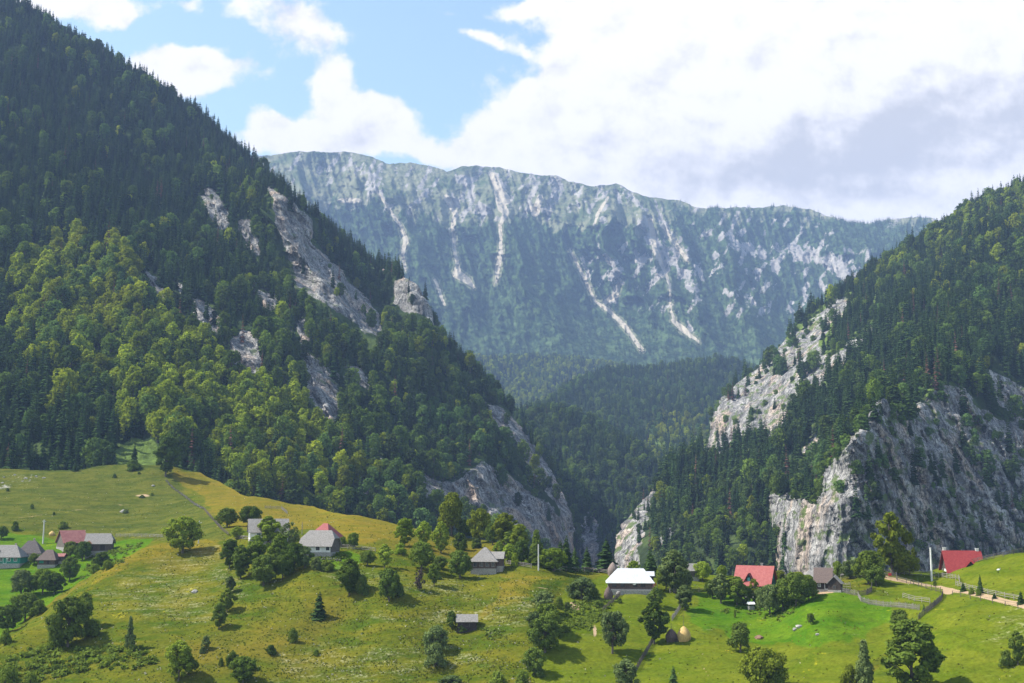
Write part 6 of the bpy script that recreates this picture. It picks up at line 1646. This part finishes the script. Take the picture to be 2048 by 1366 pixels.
def picket_fence(pts, label, h=1.1, mat='fence', gap=.22, name='picket_fence', thick=.045, jitter=.12):
    P = path3(pts, gap); o0 = np.array(P[0]); e = empty(name, P[0], 0, label, 'fence'); parts = []
    for i, p in enumerate(P):
        q = p - o0; hh = h * random.uniform(1 - jitter, 1 + jitter); l_ = random.uniform(-.06, .06)
        parts.append((*tube_np([q + [0, 0, -.2], q + [l_, l_, hh]], [thick, thick * .8], 4), 0))
    V, Fc, _ = merge(parts); link('pickets', np_mesh('pickets', V, Fc), M[mat], e)
    Q = P[:: max(1, int(1.2 / gap))]
    for z in (.35 * h, .75 * h):
        V, Fc = tube_np([p - o0 + [0, .05, z] for p in Q], [.05] * len(Q), 4); link('rail', np_mesh('rail', V, Fc), M[mat], e)
    for p in P[:: max(1, int(2.4 / gap))][:90]:
        q = p - o0; V, Fc = tube_np([q + [0, .05, -.4], q + [0, .05, h * 1.12]], [.08, .07], 5); link('post', np_mesh('post', V, Fc), M[mat], e)
    return e
def stone_wall(pts, label):
    P = path3(pts, .9); o0 = np.array(P[0]); r = np.random.RandomState(3); parts = []
    cube = np.array([(x, y, z) for z in (-1, 1) for y in (-1, 1) for x in (-1, 1)], float); cf = np.array([(0, 1, 3, 2), (4, 6, 7, 5), (0, 4, 5, 1), (2, 3, 7, 6), (0, 2, 6, 4), (1, 5, 7, 3)])
    for p in P:
        for k in range(4):
            c = p - o0 + [r.uniform(-.35, .35), r.uniform(-.45, .45), r.uniform(.0, .5)]
            parts.append((cube * r.uniform(.1, .24, 3) * (1 + r.uniform(-.25, .25, (8, 3))) + c, cf, 0))
    V, Fc, _ = merge(parts); o = link('stone_wall', np_mesh('stone_wall', V, Fc), M['wallstone']); o.location = P[0]; tag(o, label, 'wall')
stone_wall([(332, 962), (345, 976), (370, 994), (388, 1008), (406, 1018)], 'dry stone wall running down the pasture from the big dark tree, upper stretch')
rail_fence([(407, 1019), (425, 1040), (445, 1062), (460, 1074)], 'dark old fence continuing the stone wall down to the small bright tree', 1.1, 2.2, 'fence_dark')
rail_fence([(232, 1074), (280, 1074), (330, 1075)], 'grey fence along the lane between the barns and the pale willow', 1.2, 2.5)
rail_fence([(470, 1078), (490, 1079), (500, 1080)], 'short fence at the left of the white gabled house', 1.0, 2)
picket_fence([(530, 1017), (563, 1018)], 'small fence bit of the garden plot above the white gabled house', 1.1, 'fence', .3)
picket_fence([(563, 1018), (575, 1028)], 'right side fence of the garden plot above the white gabled house', 1.1, 'fence', .3)
rail_fence([(682, 1097), (720, 1100), (752, 1104)], 'low fence right of the grey shingled cottage', 1.0, 2.2)
stone_wall([(644, 1121), (670, 1121), (684, 1123)], 'low stone bank under the bright yard of the grey shingled cottage')
rail_fence([(1012, 1129), (1040, 1133), (1076, 1138)], 'rail fence between the pyramid roofed cottage and the concrete pole', 1.2, 2.6)
rail_fence([(1110, 1141), (1150, 1143), (1190, 1145), (1218, 1148)], 'rail fence along the saddle left of the white roofed house', 1.3, 2.6)
picket_fence([(1243, 1189), (1228, 1203), (1213, 1217), (1204, 1224)], 'dark fence running down beside the vegetable garden', 1.1, 'fence_dark', .3)
picket_fence([(1368, 1208), (1358, 1222), (1344, 1242)], 'fence from the pale tree down to the haystacks', 1.2, 'fence', .3)
picket_fence([(1306, 1284), (1296, 1302), (1284, 1322), (1272, 1345)], 'dark fence running from the tall dark tree to the bottom edge', 1.3, 'fence_dark', .25)
rail_fence([(1382, 1184), (1405, 1185), (1430, 1186)], 'rail fence between the large grey-green tree and the chalet garden', 1.3, 2.2, 'fence_dark')
rail_fence([(1340, 1186), (1356, 1187), (1370, 1188)], 'short rail fence under the large grey-green tree', 1.2, 2.2, 'fence')
rail_fence([(1335, 1287), (1356, 1284), (1376, 1281)], 'low dark rail under the two haystacks', .8, 2.2, 'fence_dark')
picket_fence([(1682, 1160), (1700, 1157), (1730, 1154)], 'grey picket fence behind the lawn right of the brown barn', 1.4, 'fence', .22)
rail_fence([(1684, 1175), (1700, 1176), (1716, 1176)], 'rail fence on the right of the brown barn', 1.1, 2.0)
picket_fence([(1668, 1180), (1690, 1186), (1716, 1192)], 'grey picket fence below the brown barn on the knoll', 1.2, 'fence', .22)
picket_fence([(1744, 1176), (1744, 1183), (1732, 1190), (1717, 1192)], 'dark wattle fence curling on the lawn left of the round paddock', 1.2, 'fence_dark', .16)
picket_fence([(1717, 1195), (1722, 1203), (1740, 1209), (1768, 1213), (1800, 1215), (1840, 1220)], 'pale wattle fence curving round the lower side of the paddock', 1.15, 'fence', .2)
rail_fence([(1806, 1196), (1830, 1203), (1862, 1207)], 'rail fence across the middle of the paddock', 1.1, 2.4)
picket_fence([(1886, 1190), (1884, 1200), (1868, 1214), (1850, 1228), (1836, 1241)], 'dark wattle fence closing the right side of the paddock', 1.2, 'fence_dark', .2)
rail_fence([(1769, 1149), (1800, 1149), (1850, 1152), (1890, 1156), (1918, 1160), (1920, 1168)], 'long rail fence behind the thick white pole', 1.3, 2.4)
rail_fence([(1912, 1172), (1940, 1180), (1975, 1189), (2010, 1196), (2046, 1203)], 'rail fence above the road running to the right edge', 1.2, 2.4)
rail_fence([(1795, 1161), (1830, 1171), (1868, 1182), (1891, 1188)], 'thin post and rail fence along the lower side of the road', 1.2, 3.0, 'fence_dark')
rail_fence([(1905, 1190), (1950, 1200), (2000, 1210), (2046, 1219)], 'thin wire and post fence below the road at the right edge', 1.0, 3.4, 'fence_dark', (.6, 1.0), .025)
rail_fence([(1885, 1141), (1930, 1131), (1970, 1121), (2010, 1113), (2050, 1104)], 'rail fence along the brow of the right hand meadow', 1.1, 2.6, 'fence_dark')
def gate():
    P = ground(1780, 1157); e = empty('gate', P, -.1, 'wooden field gate with a red cloth where the road leaves the paddock', 'gate')
    for x in (-1.6, 1.6):
        bm = bmesh.new(); box(bm, x - .09, x + .09, -.09, .09, -.5, 1.6); bm_obj('post', bm, M['fence'], e)
    for z in (.3, .65, 1.0, 1.3):
        bm = bmesh.new(); box(bm, -1.5, 1.5, -.03, .03, z, z + .1); bm_obj('bar', bm, M['fence'], e)
    bm = bmesh.new(); box(bm, -.4, .4, -.09, -.05, .7, 1.35); bm_obj('cloth', bm, M['red'], e)
gate()

# ------------------------------------------------------------------ air
def haze_box():
    x0, x1, y0, y1, z0, z1 = -7300, 7300, -2300, 9300, -210, 1650
    bm = bmesh.new(); bmesh.ops.create_cube(bm, size=1)
    for v_ in bm.verts:
        v_.co = ((x0 if v_.co.x < 0 else x1), (y0 if v_.co.y < 0 else y1), (z0 if v_.co.z < 0 else z1))
    me = bpy.data.meshes.new('haze'); bm.to_mesh(me); bm.free()
    m_, N = new_mat('haze_air')
    pv = N.n.new('ShaderNodeVolumePrincipled'); pv.inputs['Color'].default_value = (0.40, 0.58, 1.0, 1)
    pv.inputs['Density'].default_value = HAZE; pv.inputs['Anisotropy'].default_value = 0.0
    o = N.n.new('ShaderNodeOutputMaterial'); N.l.new(pv.outputs[0], o.inputs['Volume'])
    tag(link('haze', me, m_), 'thin blue haze hanging in the air of the valley', 'haze', kind='stuff')
HAZE = 1.1e-4
haze_box()
